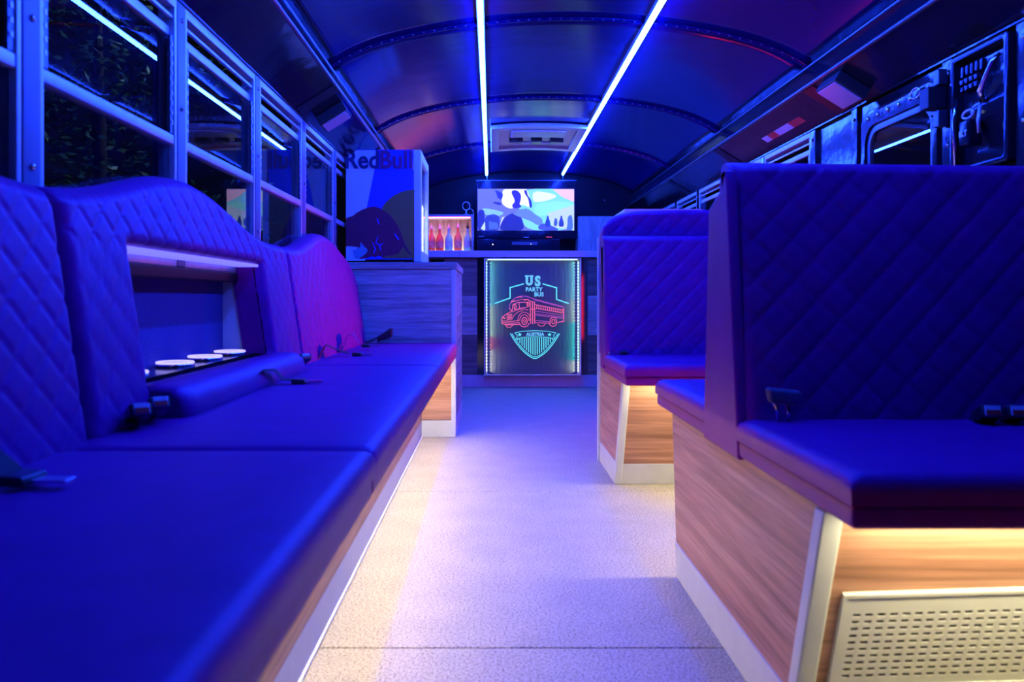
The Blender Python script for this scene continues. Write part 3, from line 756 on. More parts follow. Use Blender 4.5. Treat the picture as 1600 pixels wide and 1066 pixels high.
decal('bull_leg_line', [(375, 795), (381, 798), (362, 850), (395, 865), (425, 850), (422, 858), (396, 873), (404, 915), (398, 917), (386, 872), (354, 854)], M['fr_blue'], fr_, .0038)
decal('bull_leg_line', [(330, 850), (336, 848), (360, 900), (345, 940), (335, 938), (350, 902)], M['fr_blue'], fr_, .0038)
decal('bull_hoof', [(350, 978), (375, 958), (395, 962), (414, 972), (405, 984), (370, 988)], M['fr_blue'], fr_, .0038)
for body, zx, m, wdt in (('Red', 245, 'fr_ink', 1.0), ('Bull', 528, 'fr_red2', 1.0)):
    c = FG(zx, 228, .0045)
    text(body, .137, 'lettering', M[m], fr_, tx(c), .0035, .0006, 1.02, .88)

# ---------------------------------------------------------------- bar
bar = thing('bar', 'wood-planked bar counter across the far end of the bus, around the lit sign', 'bar', (.34, 6.9, 0))
BY = 6.74
for k, (ya, yb_) in enumerate(((403, 462), (462, 524), (524, 587))):
    za, zb = P(0, yb_, BY)[2], P(0, ya, BY)[2]
    for x0, x1 in ((-.40, -.12), (.81, 1.45)):
        B(x0, x1, BY, BY+.02, za+.0015, zb-.0015).build('plank', M['oak_light'] if k == 1 else M['oak_dark'], bar, bevel=.002, seg=1)
B(-.40, 1.45, BY-.005, BY+.02, .001, P(0, 586, BY)[2]-.001).build('kickboard', M['counter'], bar, bevel=.003)
B(-.12, -.06, BY+.0, BY+.02, .104, 1.088).build('black_strip', M['strip_gloss'], bar); B(.748, .81, BY, BY+.02, .104, 1.088).build('black_strip', M['strip_gloss'], bar)
B(-.06, .748, BY+.012, BY+.02, .104, 1.088).build('middle_panel', M['black_gloss'], bar)
B(-.53, P(718, 0, 6.7)[0]-.0015, 6.69, 7.05, 1.092, 1.147).build('counter_top', M['counter'], bar, bevel=.002)
B(P(718, 0, 6.7)[0]+.0015, 1.45, 6.69, 7.05, 1.092, 1.147).build('counter_top', M['counter'], bar, bevel=.002)
B(-.40, -.385, BY+.02, 7.03, .001, 1.09).build('end_board', M['oak_dark'], bar)

B(-.56, 1.42, 7.09, 7.58, 1.127, 1.147).build('rear_counter', M['counter'], bar)
for x in (-.56, .4, 1.40): B(x, x+.02, 7.12, 7.56, .001, 1.126).build('rear_support', M['oak_dark'], bar)

# lit sign
SY = 6.668
def SG(zx, zy):
    p = P(770+zx/7.108, 420+zy/7.108, SY); return (p[0], p[2])
sg = thing('lit_sign', 'lit acrylic sign reading US PARTY BUS AUSTRIA on the bar front', 'sign', (.344, 6.70, .107))
x0, x1, z0, z1 = P(758, 0, SY)[0], P(906.5, 0, SY)[0], P(0, 586, SY)[2], P(0, 404.5, SY)[2]
M['sign_back'] = mat('brushed_sign_backing', (.055, .06, .10), .38, metal=.1, bump=.25, bscale=40, stretch=(1, 1, .2))
B(x0, x1, SY+.052, SY+.060, z0, z1).build('backing', M['sign_back'], sg)
fr = MB(); fr.box(x0-.010, x0, SY-.004, SY+.072, z0-.0, z1); fr.box(x1, x1+.010, SY-.004, SY+.072, z0, z1); fr.box(x0-.01, x1+.01, SY-.004, SY+.072, z1, z1+.006); fr.box(x0-.01, x1+.01, SY-.004, SY+.072, z0-.006, z0)
fr.build('frame', M['counter'], sg, bevel=.002)
B(x0+.001, x1-.001, SY, SY+.004, z0+.001, z1-.001).build('acrylic_sheet', M['clear'], sg)
cols = {'left': [((.25, 1, .50), .40), ((.75, 1, .35), .28), ((1, .28, .14), .12), ((1, .90, .40), .20)], 'right': [((.30, 1, .55), .35), ((.7, 1, .4), .20), ((.06, 1, .45), .35), ((.9, 1, .45), .10)]}
NB_ = 36
def led_spot(p, d, c):
    l = bpy.data.lights.new('sign_led', 'SPOT'); l.energy = 1.3; l.color = c; l.spot_size = radians(58); l.spot_blend = .85; l.shadow_soft_size = .002
    o = bpy.data.objects.new('sign_led', l); COL.objects.link(o); o.location = p
    o.rotation_euler = Vector(d).to_track_quat('-Z', 'Y').to_euler(); o.parent = sg; o.location = Vector(p)-sg.location
for side, xx in (('left', x0+.012), ('right', x1-.012)):
    B(xx-.006, xx+.006, SY+.044, SY+.052, z0+.004, z1-.004).build('led_tape', M['white_lam'], sg)
    acc = 0; top_ = z1-.02; Ht = z1-z0-.04
    for c, fr0 in cols[side]:
        mbk = MB(); n = int(round(NB_*fr0))
        for i in range(n):
            z = top_-Ht*(acc+fr0*(i+.5)/n)
            mbk.box(xx-.003, xx+.003, SY+.030, SY+.043, z-.003, z+.003)
            led_spot((xx+(.004 if side == 'left' else -.004), SY+.036, z), (1 if side == 'left' else -1, .22, 0), c)
        acc += fr0
        mbk.build('led_beads', emit('bead_led', [.3+.7*q for q in c], 5), sg, kind='stuff')
B(x0+.02, x1-.02, SY+.02, SY+.05, z1-.010, z1-.002).build('top_led_tape', emit('top_bead', (.6, .8, 1), 1.6), sg)
M['neon_c'] = emit('cyan_engraving', (.12, .80, .85), 1.0); M['neon_r'] = emit('red_engraving', (1.0, .13, .20), 1.0); M['neon_b'] = emit('blue_engraving', (.16, .62, 1), .9)
M['neon_p'] = emit('pink_engraving', (.75, .10, .55), .7)
def stroke(name, pts, m, wpx=7, closed=False, smooth=0):
    for _ in range(smooth):
        q = [pts[0]]
        for a, b in zip(pts[:-1], pts[1:]): q += [(a[0]*.75+b[0]*.25, a[1]*.75+b[1]*.25), (a[0]*.25+b[0]*.75, a[1]*.25+b[1]*.75)]
        q.append(pts[-1]); pts = q
    u = SY/F/7.108
    return MB().ribbon([SG(*p) for p in pts], wpx*u, SY-.003, .002, closed).build(name, M[m], sg)
stroke('crest_outline', [(20, 387), (192, 325), (192, 210), (345, 168)], 'neon_c', 13)
stroke('crest_outline', [(553, 168), (708, 212), (708, 340), (845, 387)], 'neon_c', 13)
sh = [(195, 718), (235, 790), (290, 865), (350, 930), (410, 975), (468, 1005), (530, 972), (590, 928), (645, 865), (700, 790), (740, 720)]
stroke('shield_edge', sh, 'neon_c', 10, smooth=1)
stroke('shield_edge', [(215, 722), (255, 792), (308, 862), (366, 922), (418, 962), (468, 985), (522, 960), (576, 918), (628, 860), (680, 790), (722, 722)], 'neon_c', 7, smooth=1)
stroke('banner', [(245, 712), (330, 695), (468, 688), (610, 695), (700, 712), (672, 745), (688, 778), (600, 762), (468, 756), (335, 762), (258, 780), (274, 745)], 'neon_c', 6, closed=True)
for i in range(17):
    x = 276+i*24.2; t_y = 772-7*sin(pi*i/16)
    xb = abs(x-468)/240
    yb_ = 962-235*xb**1.55
    if yb_-t_y > 8: stroke('shield_stripe', [(x, t_y), (x, yb_)], 'neon_c', 10)
def star(cx, cy, r):
    return [(cx+(r if k % 2 == 0 else r*.42)*sin(pi*k/5), cy-(r if k % 2 == 0 else r*.42)*cos(pi*k/5)) for k in range(10)]
for cx in (298, 630):
    MB().prism([(SG(*p)[0], SY-.003, SG(*p)[1]) for p in star(cx, 733, 25)], (0, .002, 0)).build('star', M['neon_c'], sg)
for body, zx, zy, size, bold, sp in (('S', 498, 188, 142, 8.0, 1.0), ('PARTY', 457, 250, 58, 2.6, 1.1), ('BUS', 512, 306, 58, 2.6, 1.08), ('AUSTRIA', 471, 746, 50, 2.2, 1.0)):
    u = SY/F/7.108; c = SG(zx, zy)
    text(body, size*u*1.05, 'lettering', M['neon_b'], sg, tx((c[0], SY-.0025, c[1])), bold*u, .0006, sp, .95 if body != 'S' else .88)
# slab feet and caps that give the letters their square serifs
def slabs(lst):
    u = SY/F/7.108; mb = MB()
    for a, b, y, h in lst:
        p, q = SG(a, y), SG(b, y+h); mb.box(p[0], q[0], SY-.0035, SY-.0015, q[1], p[1])
    mb.build('serifs', M['neon_b'], sg)
u_ = [(378, 82), (378, 150)]+[(404-26*cos(pi*k/10), 150+24*sin(pi*k/10)) for k in range(1, 10)]+[(430, 150), (430, 82)]
stroke('lettering', u_, 'neon_b', 27)
slabs([(356, 402, 73, 18), (408, 450, 73, 18)])
# bus drawing
def br(pts, m='neon_r', wd=6, closed=False, smooth=0): stroke('bus_line', pts, m, wd, closed, smooth)
br([(185, 440), (190, 400), (215, 350), (262, 318), (320, 303), (380, 308), (440, 330), (600, 375), (770, 418), (790, 440), (790, 580), (700, 600)], 'neon_p', 6)
br([(455, 345), (620, 388), (775, 428)], 'neon_p', 5)
br([(785, 440), (788, 585), (715, 598)], wd=8)
br([(185, 440), (215, 470), (150, 505), (108, 535), (100, 560), (103, 610), (150, 625), (300, 620)], wd=7)
br([(215, 352), (210, 372), (300, 345), (360, 340), (410, 352)], wd=5); br([(262, 322), (300, 312), (330, 318)], wd=7); br([(205, 375), (245, 352)], wd=8); br([(345, 350), (385, 340), (405, 355)], wd=9)
br([(215, 465), (222, 400), (275, 375), (350, 372), (390, 378), (388, 425), (300, 440), (235, 460)], wd=6)
br([(290, 376), (296, 436)], wd=6); br([(235, 398), (250, 396), (262, 412), (255, 440), (238, 446)], wd=7, closed=True)
br([(382, 370), (400, 372), (408, 400), (392, 422), (378, 400)], wd=6, closed=True)
br([(415, 355), (418, 612)], wd=8); br([(440, 362), (442, 614)], wd=9); br([(463, 368), (466, 608)], wd=8); br([(415, 448), (466, 452)], wd=8); br([(415, 360), (466, 372)], wd=6)
br([(470, 398), (778, 458)], wd=6); br([(470, 440), (778, 492)], wd=6)
for i in range(13):
    x = 488+i*23.5; br([(x, 402+(x-488)*.19), (x, 444+(x-488)*.165)], wd=7)
br([(470, 470), (785, 520)], 'neon_p', 5); br([(470, 500), (785, 540)], 'neon_p', 5); br([(470, 515), (785, 552)], 'neon_p', 5); br([(470, 575), (640, 590)], 'neon_p', 6); br([(470, 600), (640, 606)], wd=5)
for k in range(4): br([(155, 512+k*17), (215, 505+k*18)], wd=8)
br([(215, 480), (290, 452), (345, 447), (395, 462)], wd=5); br([(215, 560), (235, 515), (285, 475), (340, 465)], wd=5, smooth=1)
br([(110, 545), (140, 552)], wd=14); br([(105, 580), (215, 585), (290, 575)], wd=6); br([(105, 600), (215, 605), (300, 600)], wd=6); br([(115, 615), (270, 622)], wd=5)
def circ(cx, cy, rx, ry, a0=0, a1=2*pi, n=18): return [(cx+rx*cos(a0+(a1-a0)*k/n), cy+ry*sin(a0+(a1-a0)*k/n)) for k in range(n+1)]
br(circ(350, 580, 52, 70, pi, 2*pi), wd=6); br(circ(350, 575, 72, 92, pi*.95, 2*pi), wd=5); br(circ(352, 582, 30, 40), wd=8); br(circ(352, 582, 12, 16), wd=6); br(circ(350, 600, 52, 46, .1, pi-.1), wd=7)
br(circ(672, 590, 36, 52, pi*.9, 2.1*pi), wd=7); br(circ(672, 588, 17, 24), wd=7); br(circ(668, 600, 40, 40, .2, pi-.2), wd=7)
br(circ(540, 612, 38, 26, .0, pi), wd=6); br(circ(180, 622, 38, 30, .0, pi), wd=6)

# ---------------------------------------------------------------- behind the bar
TY = 7.20
tv = thing('television', 'wide black television showing a party scene, above the bar', 'television', (.31, 7.25, 1.29))
tx0, tx1, tz0, tz1 = P(744, 0, TY)[0], P(901, 0, TY)[0], P(0, 373, TY)[2], P(0, 283, TY)[2]
sx0, sx1, sz0, sz1 = P(746.3, 0, TY)[0], P(897, 0, TY)[0], P(0, 360.5, TY)[2], P(0, 295, TY)[2]
fr = MB(); fr.box(tx0, sx0, TY-.01, TY+.05, tz0, tz1); fr.box(sx1, tx1, TY-.01, TY+.05, tz0, tz1); fr.box(sx0, sx1, TY-.01, TY+.05, sz1, tz1); fr.box(sx0, sx1, TY-.01, TY+.05, tz0, sz0)
fr.build('bezel', M['black_gloss'], tv, bevel=.002)
B(tx0+.02, tx1-.02, TY+.05, TY+.09, tz0+.02, tz1-.02).build('rear_shell', M['black_matt'], tv)
B(sx0, sx1, TY, TY+.02, sz0, sz1).build('screen', emit('screen_sky', (.20, .24, 1.0), .75), tv)
B(sx0+.01, sx0+.055, TY-.012, TY-.01, tz0+.018, tz0+.022).build('maker_plate', M['alu'], tv); B(.29, .335, TY-.012, TY-.01, tz0+.008, tz0+.014).build('badge', M['alu'], tv)
B(.49, .545, TY-.012, TY-.01, tz0+.010, tz0+.016).build('standby_light', emit('standby', (1, .08, .15), .8), tv)
B(tx0, tx1, TY-.004, TY+.03, tz1+.002, tz1+.010).build('top_shelf_edge', M['alu_dark'], tv)
pic_n = 0
def pic(pts, col, k=1.0, name='picture_patch'):
    global pic_n; pic_n += 1; y = TY-.0006*pic_n*.5-.0005
    q = []
    for _ in range(2):
        if len(pts) > 4: pts = [q_ for a, b in zip(pts, pts[1:]+pts[:1]) for q_ in ((a[0]*.78+b[0]*.22, a[1]*.78+b[1]*.22), (a[0]*.22+b[0]*.78, a[1]*.22+b[1]*.78))]
    for zx, zy in pts:
        p = P(660+zx/6.154, 270+zy/6.154, TY); q.append((min(max(p[0], sx0), sx1), y, min(max(p[2], sz0), sz1)))
    return MB().prism(q, (0, .0003, 0)).build(name, emit('screen_patch', col, k), tv)
pic([(900, 155), (1460, 155), (1460, 560), (1000, 560), (940, 400)], (.25, .85, 1.0), .95)
pic([(1060, 170), (1250, 200), (1300, 230), (1200, 270), (1060, 290)], (.85, 1, 1), 1.0)
pic([(1080, 300), (1300, 270), (1460, 300), (1460, 330), (1280, 380), (1150, 420), (1080, 400)], (.30, .95, .80), 1.0)
pic([(1250, 158), (1460, 160), (1460, 285), (1340, 230)], (1.0, .62, .75), 1.0)
pic([(1200, 390), (1460, 310), (1460, 560), (1250, 520)], (.62, .80, 1.0), .95)
pic([(560, 330), (800, 380), (740, 420), (680, 400), (600, 410)], (.30, .70, 1), .9)
pic([(775, 160), (850, 158), (960, 160), (1010, 158), (1040, 280), (1040, 340), (960, 300), (860, 350), (800, 330), (760, 290), (770, 200)], (.95, .97, 1), 1.1)
pic([(850, 185), (880, 165), (920, 175), (950, 215), (945, 270), (930, 300), (960, 330), (900, 345), (870, 340), (860, 310), (895, 275)], (.03, .01, .35), .8)
pic([(690, 165), (740, 180), (780, 205), (760, 265), (720, 240), (715, 205)], (.02, .01, .22), .8)
pic([(670, 285), (700, 280), (760, 290), (755, 315), (700, 300)], (.02, .01, .2), .8)
pic([(975, 165), (1005, 170), (1010, 215), (1050, 270), (1055, 335), (1030, 340), (1020, 250), (985, 205)], (.02, .01, .2), .8)
pic([(530, 360), (590, 355), (600, 400), (590, 560), (530, 560)], (.02, .02, .25), .7)
pic([(585, 560), (590, 470), (610, 420), (680, 395), (735, 415), (745, 470), (735, 560)], (.03, .05, .30), .8)
pic([(640, 470), (720, 480), (735, 540), (640, 545)], (.09, .20, .75), .7)
pic([(740, 560), (760, 480), (800, 420), (870, 385), (930, 400), (960, 450), (985, 560)], (.015, .012, .12), .8)
pic([(870, 400), (880, 385), (950, 400), (890, 370), (960, 345), (1000, 355), (960, 330), (1040, 360), (1080, 400), (1150, 440), (1160, 490), (1110, 510), (1050, 470), (970, 440)], (.16, .30, 1.0), .85, 'picture_hand')
pic([(1110, 510), (1170, 480), (1310, 540), (1300, 560), (1120, 555)], (.07, .10, .7), .8)
for bx in (1205, 1335):
    pic([(bx-8, 415), (bx+8, 415), (bx+10, 440), (bx+24, 475), (bx+24, 520), (bx-24, 520), (bx-24, 475), (bx-10, 440)], (.02, .05, .35), .7, 'picture_bottle')
pic([(1270, 440), (1290, 435), (1300, 480), (1290, 515), (1260, 510)], (.05, .15, .5), .7); pic([(1395, 420), (1440, 400), (1450, 560), (1380, 560), (1395, 500)], (.10, .25, .75), .7)
pic([(560, 540), (600, 470), (605, 530), (600, 555)], (.7, .9, 1), .9); pic([(740, 530), (765, 430), (790, 420), (750, 500)], (.75, .9, 1), .9)

am = thing('media_box', 'black equipment box with two tiny lights under the television', 'box', (.34, 7.2, 1.147))
ax0, ax1 = P(745, 0, 7.12)[0], P(875, 0, 7.12)[0]
B(ax0, ax1, 7.12, 7.36, 1.149, 1.275).build('case', M['black_gloss'], am, bevel=.003)
for px, py in ((770, 382), (829.5, 381.5)):
    p = P(px, py, 7.118); MB().lathe([(.006, 0), (.005, -.004)], (p[0], 7.12, p[2]), 8, 'y').build('indicator', emit('indicator', (.75, .9, 1), 2.2), am)
B(P(800, 0, 7.1)[0], P(840, 0, 7.1)[0], 7.116, 7.121, 1.225, 1.25).build('display', M['alu_dark'], am)

bs = thing('bottle_shelf', 'open wooden wall shelf lit pink from within, left of the television', 'shelf', (-.365, 7.25, 1.16))
bx0, bx1, bz0, bz1 = P(640, 0, 7.1)[0], P(740, 0, 7.1)[0], 1.149, P(0, 335, 7.1)[2]
B(bx0, bx1, 7.36, 7.38, bz0, bz1).build('back_board', M['oak_v'], bs); B(bx0, bx1, 7.10, 7.36, bz1-.022, bz1).build('top_board', M['oak'], bs)
B(bx0, bx1, 7.10, 7.36, bz0, bz0+.025).build('bottom_board', M['oak'], bs); B(bx0, bx0+.02, 7.10, 7.36, bz0+.025, bz1-.022).build('side_board', M['oak'], bs)
B(bx1-.02, bx1, 7.10, 7.36, bz0+.025, bz1-.022).build('side_board', M['oak'], bs)
B(bx0+.022, bx1-.022, 7.12, 7.34, bz0+.20, bz0+.205).build('glass_shelf', M['clear'], bs)
B(bx0+.03, bx1-.03, 7.115, 7.135, bz1-.030, bz1-.0225).build('light_strip', emit('pink_led', (1, .08, .28), 20), bs)
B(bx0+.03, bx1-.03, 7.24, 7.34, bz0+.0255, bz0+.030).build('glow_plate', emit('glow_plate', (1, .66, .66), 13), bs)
def bottle(px, label, col, capm, h=.20, r=.036):
    p = P(px, 390, 7.2); z = bz0+.0305
    t = thing('bottle', label, 'bottle', (p[0], 7.22, z), 'lit bottles on the pink shelf')
    m, nt, b = new_mat('bottle_glass'); b.inputs['Base Color'].default_value = (*col, 1); b.inputs['Roughness'].default_value = .15
    b.inputs['Transmission Weight'].default_value = .35; b.inputs['Subsurface Weight'].default_value = .5; b.inputs['Subsurface Radius'].default_value = (.05, .05, .05)
    body = MB().lathe([(r*.9, 0), (r, .008), (r, h*.45), (r*.92, h*.55), (r*.42, h*.74), (r*.32, h*.80), (r*.32, h*.93), (r*.38, h*.94), (r*.38, h*.96)], (p[0], 7.22, z), 18).build('body', m, t)
    MB().lathe([(r*.36, h*.962), (r*.36, h*1.08), (r*.16, h*1.10), (r*.12, h*1.22)], (p[0], 7.22, z), 12).build('pourer', capm, t)
    lb_ = MB(); lb_.lathe([(r*1.01, h*.12), (r*1.015, h*.13), (r*1.015, h*.40), (r*1.01, h*.41)], (p[0], 7.22, z), 18)
    lb_.build('paper_label', mat('label_paper', [min(1, c*.9+.06) for c in col], .6, noise=.6, nscale=70), t)
wcap = M['white_lam']
bottle(674, 'orange-red bottle with pourer, leftmost on the pink shelf beside the fridge door', (.95, .22, .08), wcap)
bottle(687, 'red-orange labelled bottle with pourer, second from left on the pink shelf', (.95, .16, .07), wcap)
bottle(701, 'turquoise bottle with white pourer, in the middle of the pink shelf', (.25, .85, .80), wcap)
bottle(715.5, 'bright orange bottle between the two turquoise bottles on the pink shelf', (1.0, .35, .12), wcap, .215)
bottle(730.5, 'turquoise bottle with black stopper, rightmost on the pink shelf', (.35, .92, .82), M['buckle'], .205)

ml = thing('webcam_ring', 'small round ring on a stand on top of the pink shelf', 'webcam', (P(728.5, 0, 7.2)[0], 7.2, bz1))  # webcam ring on a stand; it gives no light
rx, rz = P(728.5, 322, 7.2)[0], P(0, 322, 7.2)[2]
MB().tube([(rx+.033*cos(a), 7.2, rz+.036*sin(a)) for a in [2*pi*k/24 for k in range(24)]], .004, 8, True).build('ring', M['white_met'], ml)
MB().lathe([(.032, .0), (.012, -.004)], (rx, 7.204, rz), 20, 'y').build('lens', M['black_gloss'], ml)
MB().tube([(rx, 7.2, bz1+.012), (rx, 7.2, rz-.036)], .006, 8).build('stem', M['white_met'], ml)
MB().lathe([(.026, .0005), (.025, .008), (.008, .014)], (rx, 7.2, bz1), 18).build('base', M['white_met'], ml)
MB().tube([(rx+.03, 7.2, rz-.02), (rx+.06, 7.19, rz-.04), (rx+.07, 7.15, bz1-.01)], .0025, 6).build('cord', M['white_met'], ml)

wp = thing('wall_cupboard', 'pale upright-grained wooden cupboard behind the bar, right of the television', 'cupboard', (1.0, 7.3, 1.147))
cx0 = P(903.5, 0, 7.16)[0]; cz1 = P(0, 338, 7.16)[2]
for a in (cx0, cx0+.30):
    B(a+.001, a+.299, 7.16, 7.18, 1.149, cz1).build('door', M['oak_v'], wp, bevel=.002, seg=1)
B(cx0, cx0+.60, 7.181, 7.40, 1.149, cz1).build('carcass', M['oak_v'], wp)
tc_ = thing('tall_cabinet', 'pale wooden cabinet whose top shows above the second right bench', 'cabinet', (1.1, 5.6, 0))
p0, p1 = P(975, 0, 5.4)[0], P(1022, 0, 5.4)[0]; zt = P(0, 327, 5.4)[2]
B(p0+.03, 1.42, 5.40, 5.42, .001, zt-.02).build('side_board', M['oak_v'], tc_); B(p0+.03, 1.42, 5.98, 6.0, .001, zt-.02).build('side_board', M['oak_v'], tc_)
B(p0+.03, p0+.05, 5.42, 5.98, .001, zt-.02).build('front_board', M['white_lam'], tc_); B(p0, 1.42, 5.38, 6.01, zt-.018, zt).build('top_board', M['counter'], tc_, bevel=.003)  # light on the aisle face is put into the front board's colour

for px, py, lab in ((693, 317, 'tiny bright stud on the dark end wall, left of the television'), (945, 313, 'tiny bright stud on the dark end wall, right of the television')):
    p = P(px, py, 7.59); tag(MB().lathe([(.010, 0), (.008, -.006), (.003, -.009)], (p[0], Y1-.001, p[2]), 10, 'y').build('wall_stud', M['chrome'], None), lab, 'stud')

# ---------------------------------------------------------------- overhead fittings
def speaker(sgn, k, y, dy, dk, label):
    a = Vector((CX+sgn*.97, 0, 1.62)); b = Vector((CX+sgn*1.13, 0, 1.52)); n = Vector((-(a.z-b.z)*sgn, 0, -abs(b.x-a.x))).normalized()
    t = thing('speaker', label, 'speaker', tuple(a+(b-a)*k+Vector((0, y, 0))))
    def slab(name, m, e, t0, t1, bev):
        q = [a+(b-a)*kk+Vector((0, yy, 0))+n*t0 for kk, yy in ((k-dk*e, y-dy*e), (k+dk*e, y-dy*e), (k+dk*e, y+dy*e), (k-dk*e, y+dy*e))]
        return MB().prism(q, n*(t1-t0)).build(name, m, t, bevel=bev)
    slab('housing', M['black_matt'], 1.0, .0005, .045, .004); slab('grille', M['counter'], .88, .0455, .050, .001)
speaker(-1, .45, 3.55, .07, .36, 'small square speaker on the left overhead panel above the windows')
speaker(1, .45, 3.10, .09, .36, 'small square speaker on the right overhead panel, above the rounded window')
a = Vector((CX+.97, 0, 1.62)); b = Vector((CX+1.13, 0, 1.52)); n = Vector((-.1, 0, -.16)).normalized()
rt = thing('red_white_strip', 'strip of red and white blocks on the right overhead panel', 'tape', tuple(a+(b-a)*.6+Vector((0, 3.8, 0))))  # red and white blocks in a row along the sloped panel
ys = [3.60, 3.74, 3.92, 4.02, 4.10]
for (ya, yb_), m in zip(zip(ys[:-1], ys[1:]), ('red_btn', 'buckle_light', 'red_btn', 'buckle_light')):
    q = [a+(b-a)*kk+Vector((0, yy, 0)) for kk, yy in ((.52, ya), (.72, ya), (.72, yb_-.002), (.52, yb_-.002))]
    MB().prism(q, n*.0012).build('strip_block', M[m], rt)

# ---------------------------------------------------------------- seat belts
def buckle(loc, rot, label, m='buckle', light=True):
    """push-button buckle on a short stalk; local +z along the stalk, button on +y side"""
    t = thing('seat_belt_buckle', label, 'seat belt', loc, 'seat belt buckles')
    R_ = rot
    def part(mb, name, mm, bev):
        mb.v = [tuple(Vector(loc)+R_ @ Vector(v)) for v in mb.v]; return mb.build(name, mm, t, bevel=bev)
    part(B(-.012, .012, -.004, .004, -.05, .0), 'stalk', M['webbing'], 0)
    h = part(B(-.019, .019, -.012, .012, .0, .052), 'housing', M[m], .004)
    part(B(-.014, .014, -.010, .010, .0522, .056), 'face', M['buckle_light'], .002)
    part(B(-.012, .012, -.0095, .001, .0562, .059), 'button', M['red_btn'], .001)
def aim(*d):
    z = Vector(d).normalized(); x = Vector((0, 0, 1)).cross(z).normalized(); y = z.cross(x)
    return Matrix((x, y, z)).transposed()
buckle((-.655, 1.47, ZS+.022), aim(.55, -.75, .38), 'pale-faced seat belt buckle by the left backrest seam, nearer one of the pair')
buckle((-.648, 1.535, ZS+.026), aim(.55, -.75, .38), 'pale-faced seat belt buckle by the left backrest seam, farther one of the pair')
buckle((-.645, 2.70, ZS+.026), aim(.55, -.75, .38), 'white-faced seat belt buckle beside the far end of the bolster')
def tongue_belt(label, path, tip, dirv, w=.045, m='webbing'):
    t = thing('seat_belt', label, 'seat belt', path[0], 'loose seat belts')
    d = Vector(dirv).normalized(); side = d.cross(Vector((0, 0, 1))).normalized(); up = Vector((0, 0, 1))
    MB().band(path, side, (0, 0, 1), w, .002).build('webbing', M[m], t)
    tp = Vector(tip); mb = MB()
    q = lambda a, s, z: tuple(tp+d*a+side*s+up*z)
    mb.hexa([q(-.02, -.026, 0), q(-.02, .026, 0), q(.018, .026, 0), q(.018, -.026, 0)], [q(-.02, -.026, .014), q(-.02, .026, .014), q(.014, .024, .012), q(.014, -.024, .012)])
    mb.build('tongue_grip', M['buckle'], t, bevel=.003)
    mb = MB(); mb.hexa([q(.018, -.013, .003), q(.018, .013, .003), q(.062, .011, .003), q(.062, -.011, .003)], [q(.018, -.013, .007), q(.018, .013, .007), q(.062, .011, .007), q(.062, -.011, .007)])
    mb.build('tongue_plate', M['chrome'], t, bevel=.001)
z = ZS+.005
tongue_belt('black seat belt with chrome tongue lying on the bench in front of the bolster', [(-.615, 2.02, z+.002), (-.60, 2.10, z+.045), (-.585, 2.16, z+.040), (-.57, 2.19, z+.012), (-.545, 2.205, z+.008)], (-.53, 2.21, z), (1, .12, 0))
tongue_belt('seat belt with two-part metal tongue near the far left backrest', [(-.67, 3.10, z), (-.655, 3.16, z+.05), (-.63, 3.22, z+.03), (-.58, 3.25, z+.008)], (-.545, 3.26, z), (1, .05, 0))
tongue_belt('blue-lit seat belt lying folded beyond the two-part belt on the left bench', [(-.655, 3.50, z), (-.64, 3.56, z+.07), (-.62, 3.60, z+.075), (-.60, 3.62, z+.03)], (-.57, 3.64, z+.012), (1, .1, 0), .06, 'felt')  # blue light is put into this webbing's colour
tongue_belt('seat belt with metal tongue at the near left edge of the long bench', [(-.67, .98, z+.01), (-.655, .99, z+.05), (-.635, 1.0, z+.045), (-.60, 1.0, z+.015)], (-.585, 1.0, z+.004), (1, -.1, 0))
t = thing('seat_belt', 'black seat belt end folded against the oak cabinet at the bench end', 'seat belt', (-.62, 4.22, ZS), 'loose seat belts')
MB().band([(-.66, 4.18, z), (-.62, 4.20, z+.012), (-.57, 4.22, z+.045), (-.535, 4.23, z+.070)], (0, 1, .2), (0, -.2, 1), .05, .004).build('webbing', M['webbing'], t)
MB().hexa([(-.60, 4.19, z+.002), (-.525, 4.19, z+.03), (-.525, 4.25, z+.03), (-.60, 4.25, z+.002)], [(-.60, 4.19, z+.025), (-.520, 4.19, z+.078), (-.520, 4.25, z+.078), (-.60, 4.25, z+.025)]).build('tongue_grip', M['buckle'], t, bevel=.006)
# right booth: upright chrome tongue, pair of dark buckles
t = thing('seat_belt_tongue', 'upright T-shaped seat belt tongue with two chrome prongs on the nearest right seat', 'seat belt', (.567, 1.55, ZS))
p = P(1225, 660, 1.55)
MB().tube([(p[0]-.012, 1.548, ZS+.001), (p[0]-.014, 1.55, ZS+.028), (p[0]-.022, 1.553, ZS+.042)], .004, 8).build('prong', M['chrome'], t)
MB().tube([(p[0]+.008, 1.548, ZS+.001), (p[0]+.008, 1.55, ZS+.035)], .004, 8).build('prong', M['chrome'], t)
hd = MB(); hd.hexa([(p[0]-.030, 1.54, ZS+.038), (p[0]+.026, 1.54, ZS+.032), (p[0]+.026, 1.562, ZS+.032), (p[0]-.030, 1.562, ZS+.038)],
                   [(p[0]-.036, 1.54, ZS+.068), (p[0]+.034, 1.54, ZS+.060), (p[0]+.034, 1.562, ZS+.060), (p[0]-.036, 1.562, ZS+.068)]); hd.build('grip', M['post_paint'], t, bevel=.007)  # blue light on the grip is put into its colour
p = P(1540, 640, 1.52)
buckle((p[0], 1.53, ZS+.012), aim(-.2, -.9, .35), 'dark seat belt buckle near the right edge, left one of the pair')
p = P(1580, 642, 1.52)
buckle((p[0], 1.53, ZS+.012), aim(-.2, -.9, .35), 'dark seat belt buckle near the right edge, right one of the pair')
t = thing('seat_belt_tongue', 'small metal belt tongue lying on the second right bench', 'seat belt', (.50, 3.38, ZS))
p = P(962, 551, 3.37)
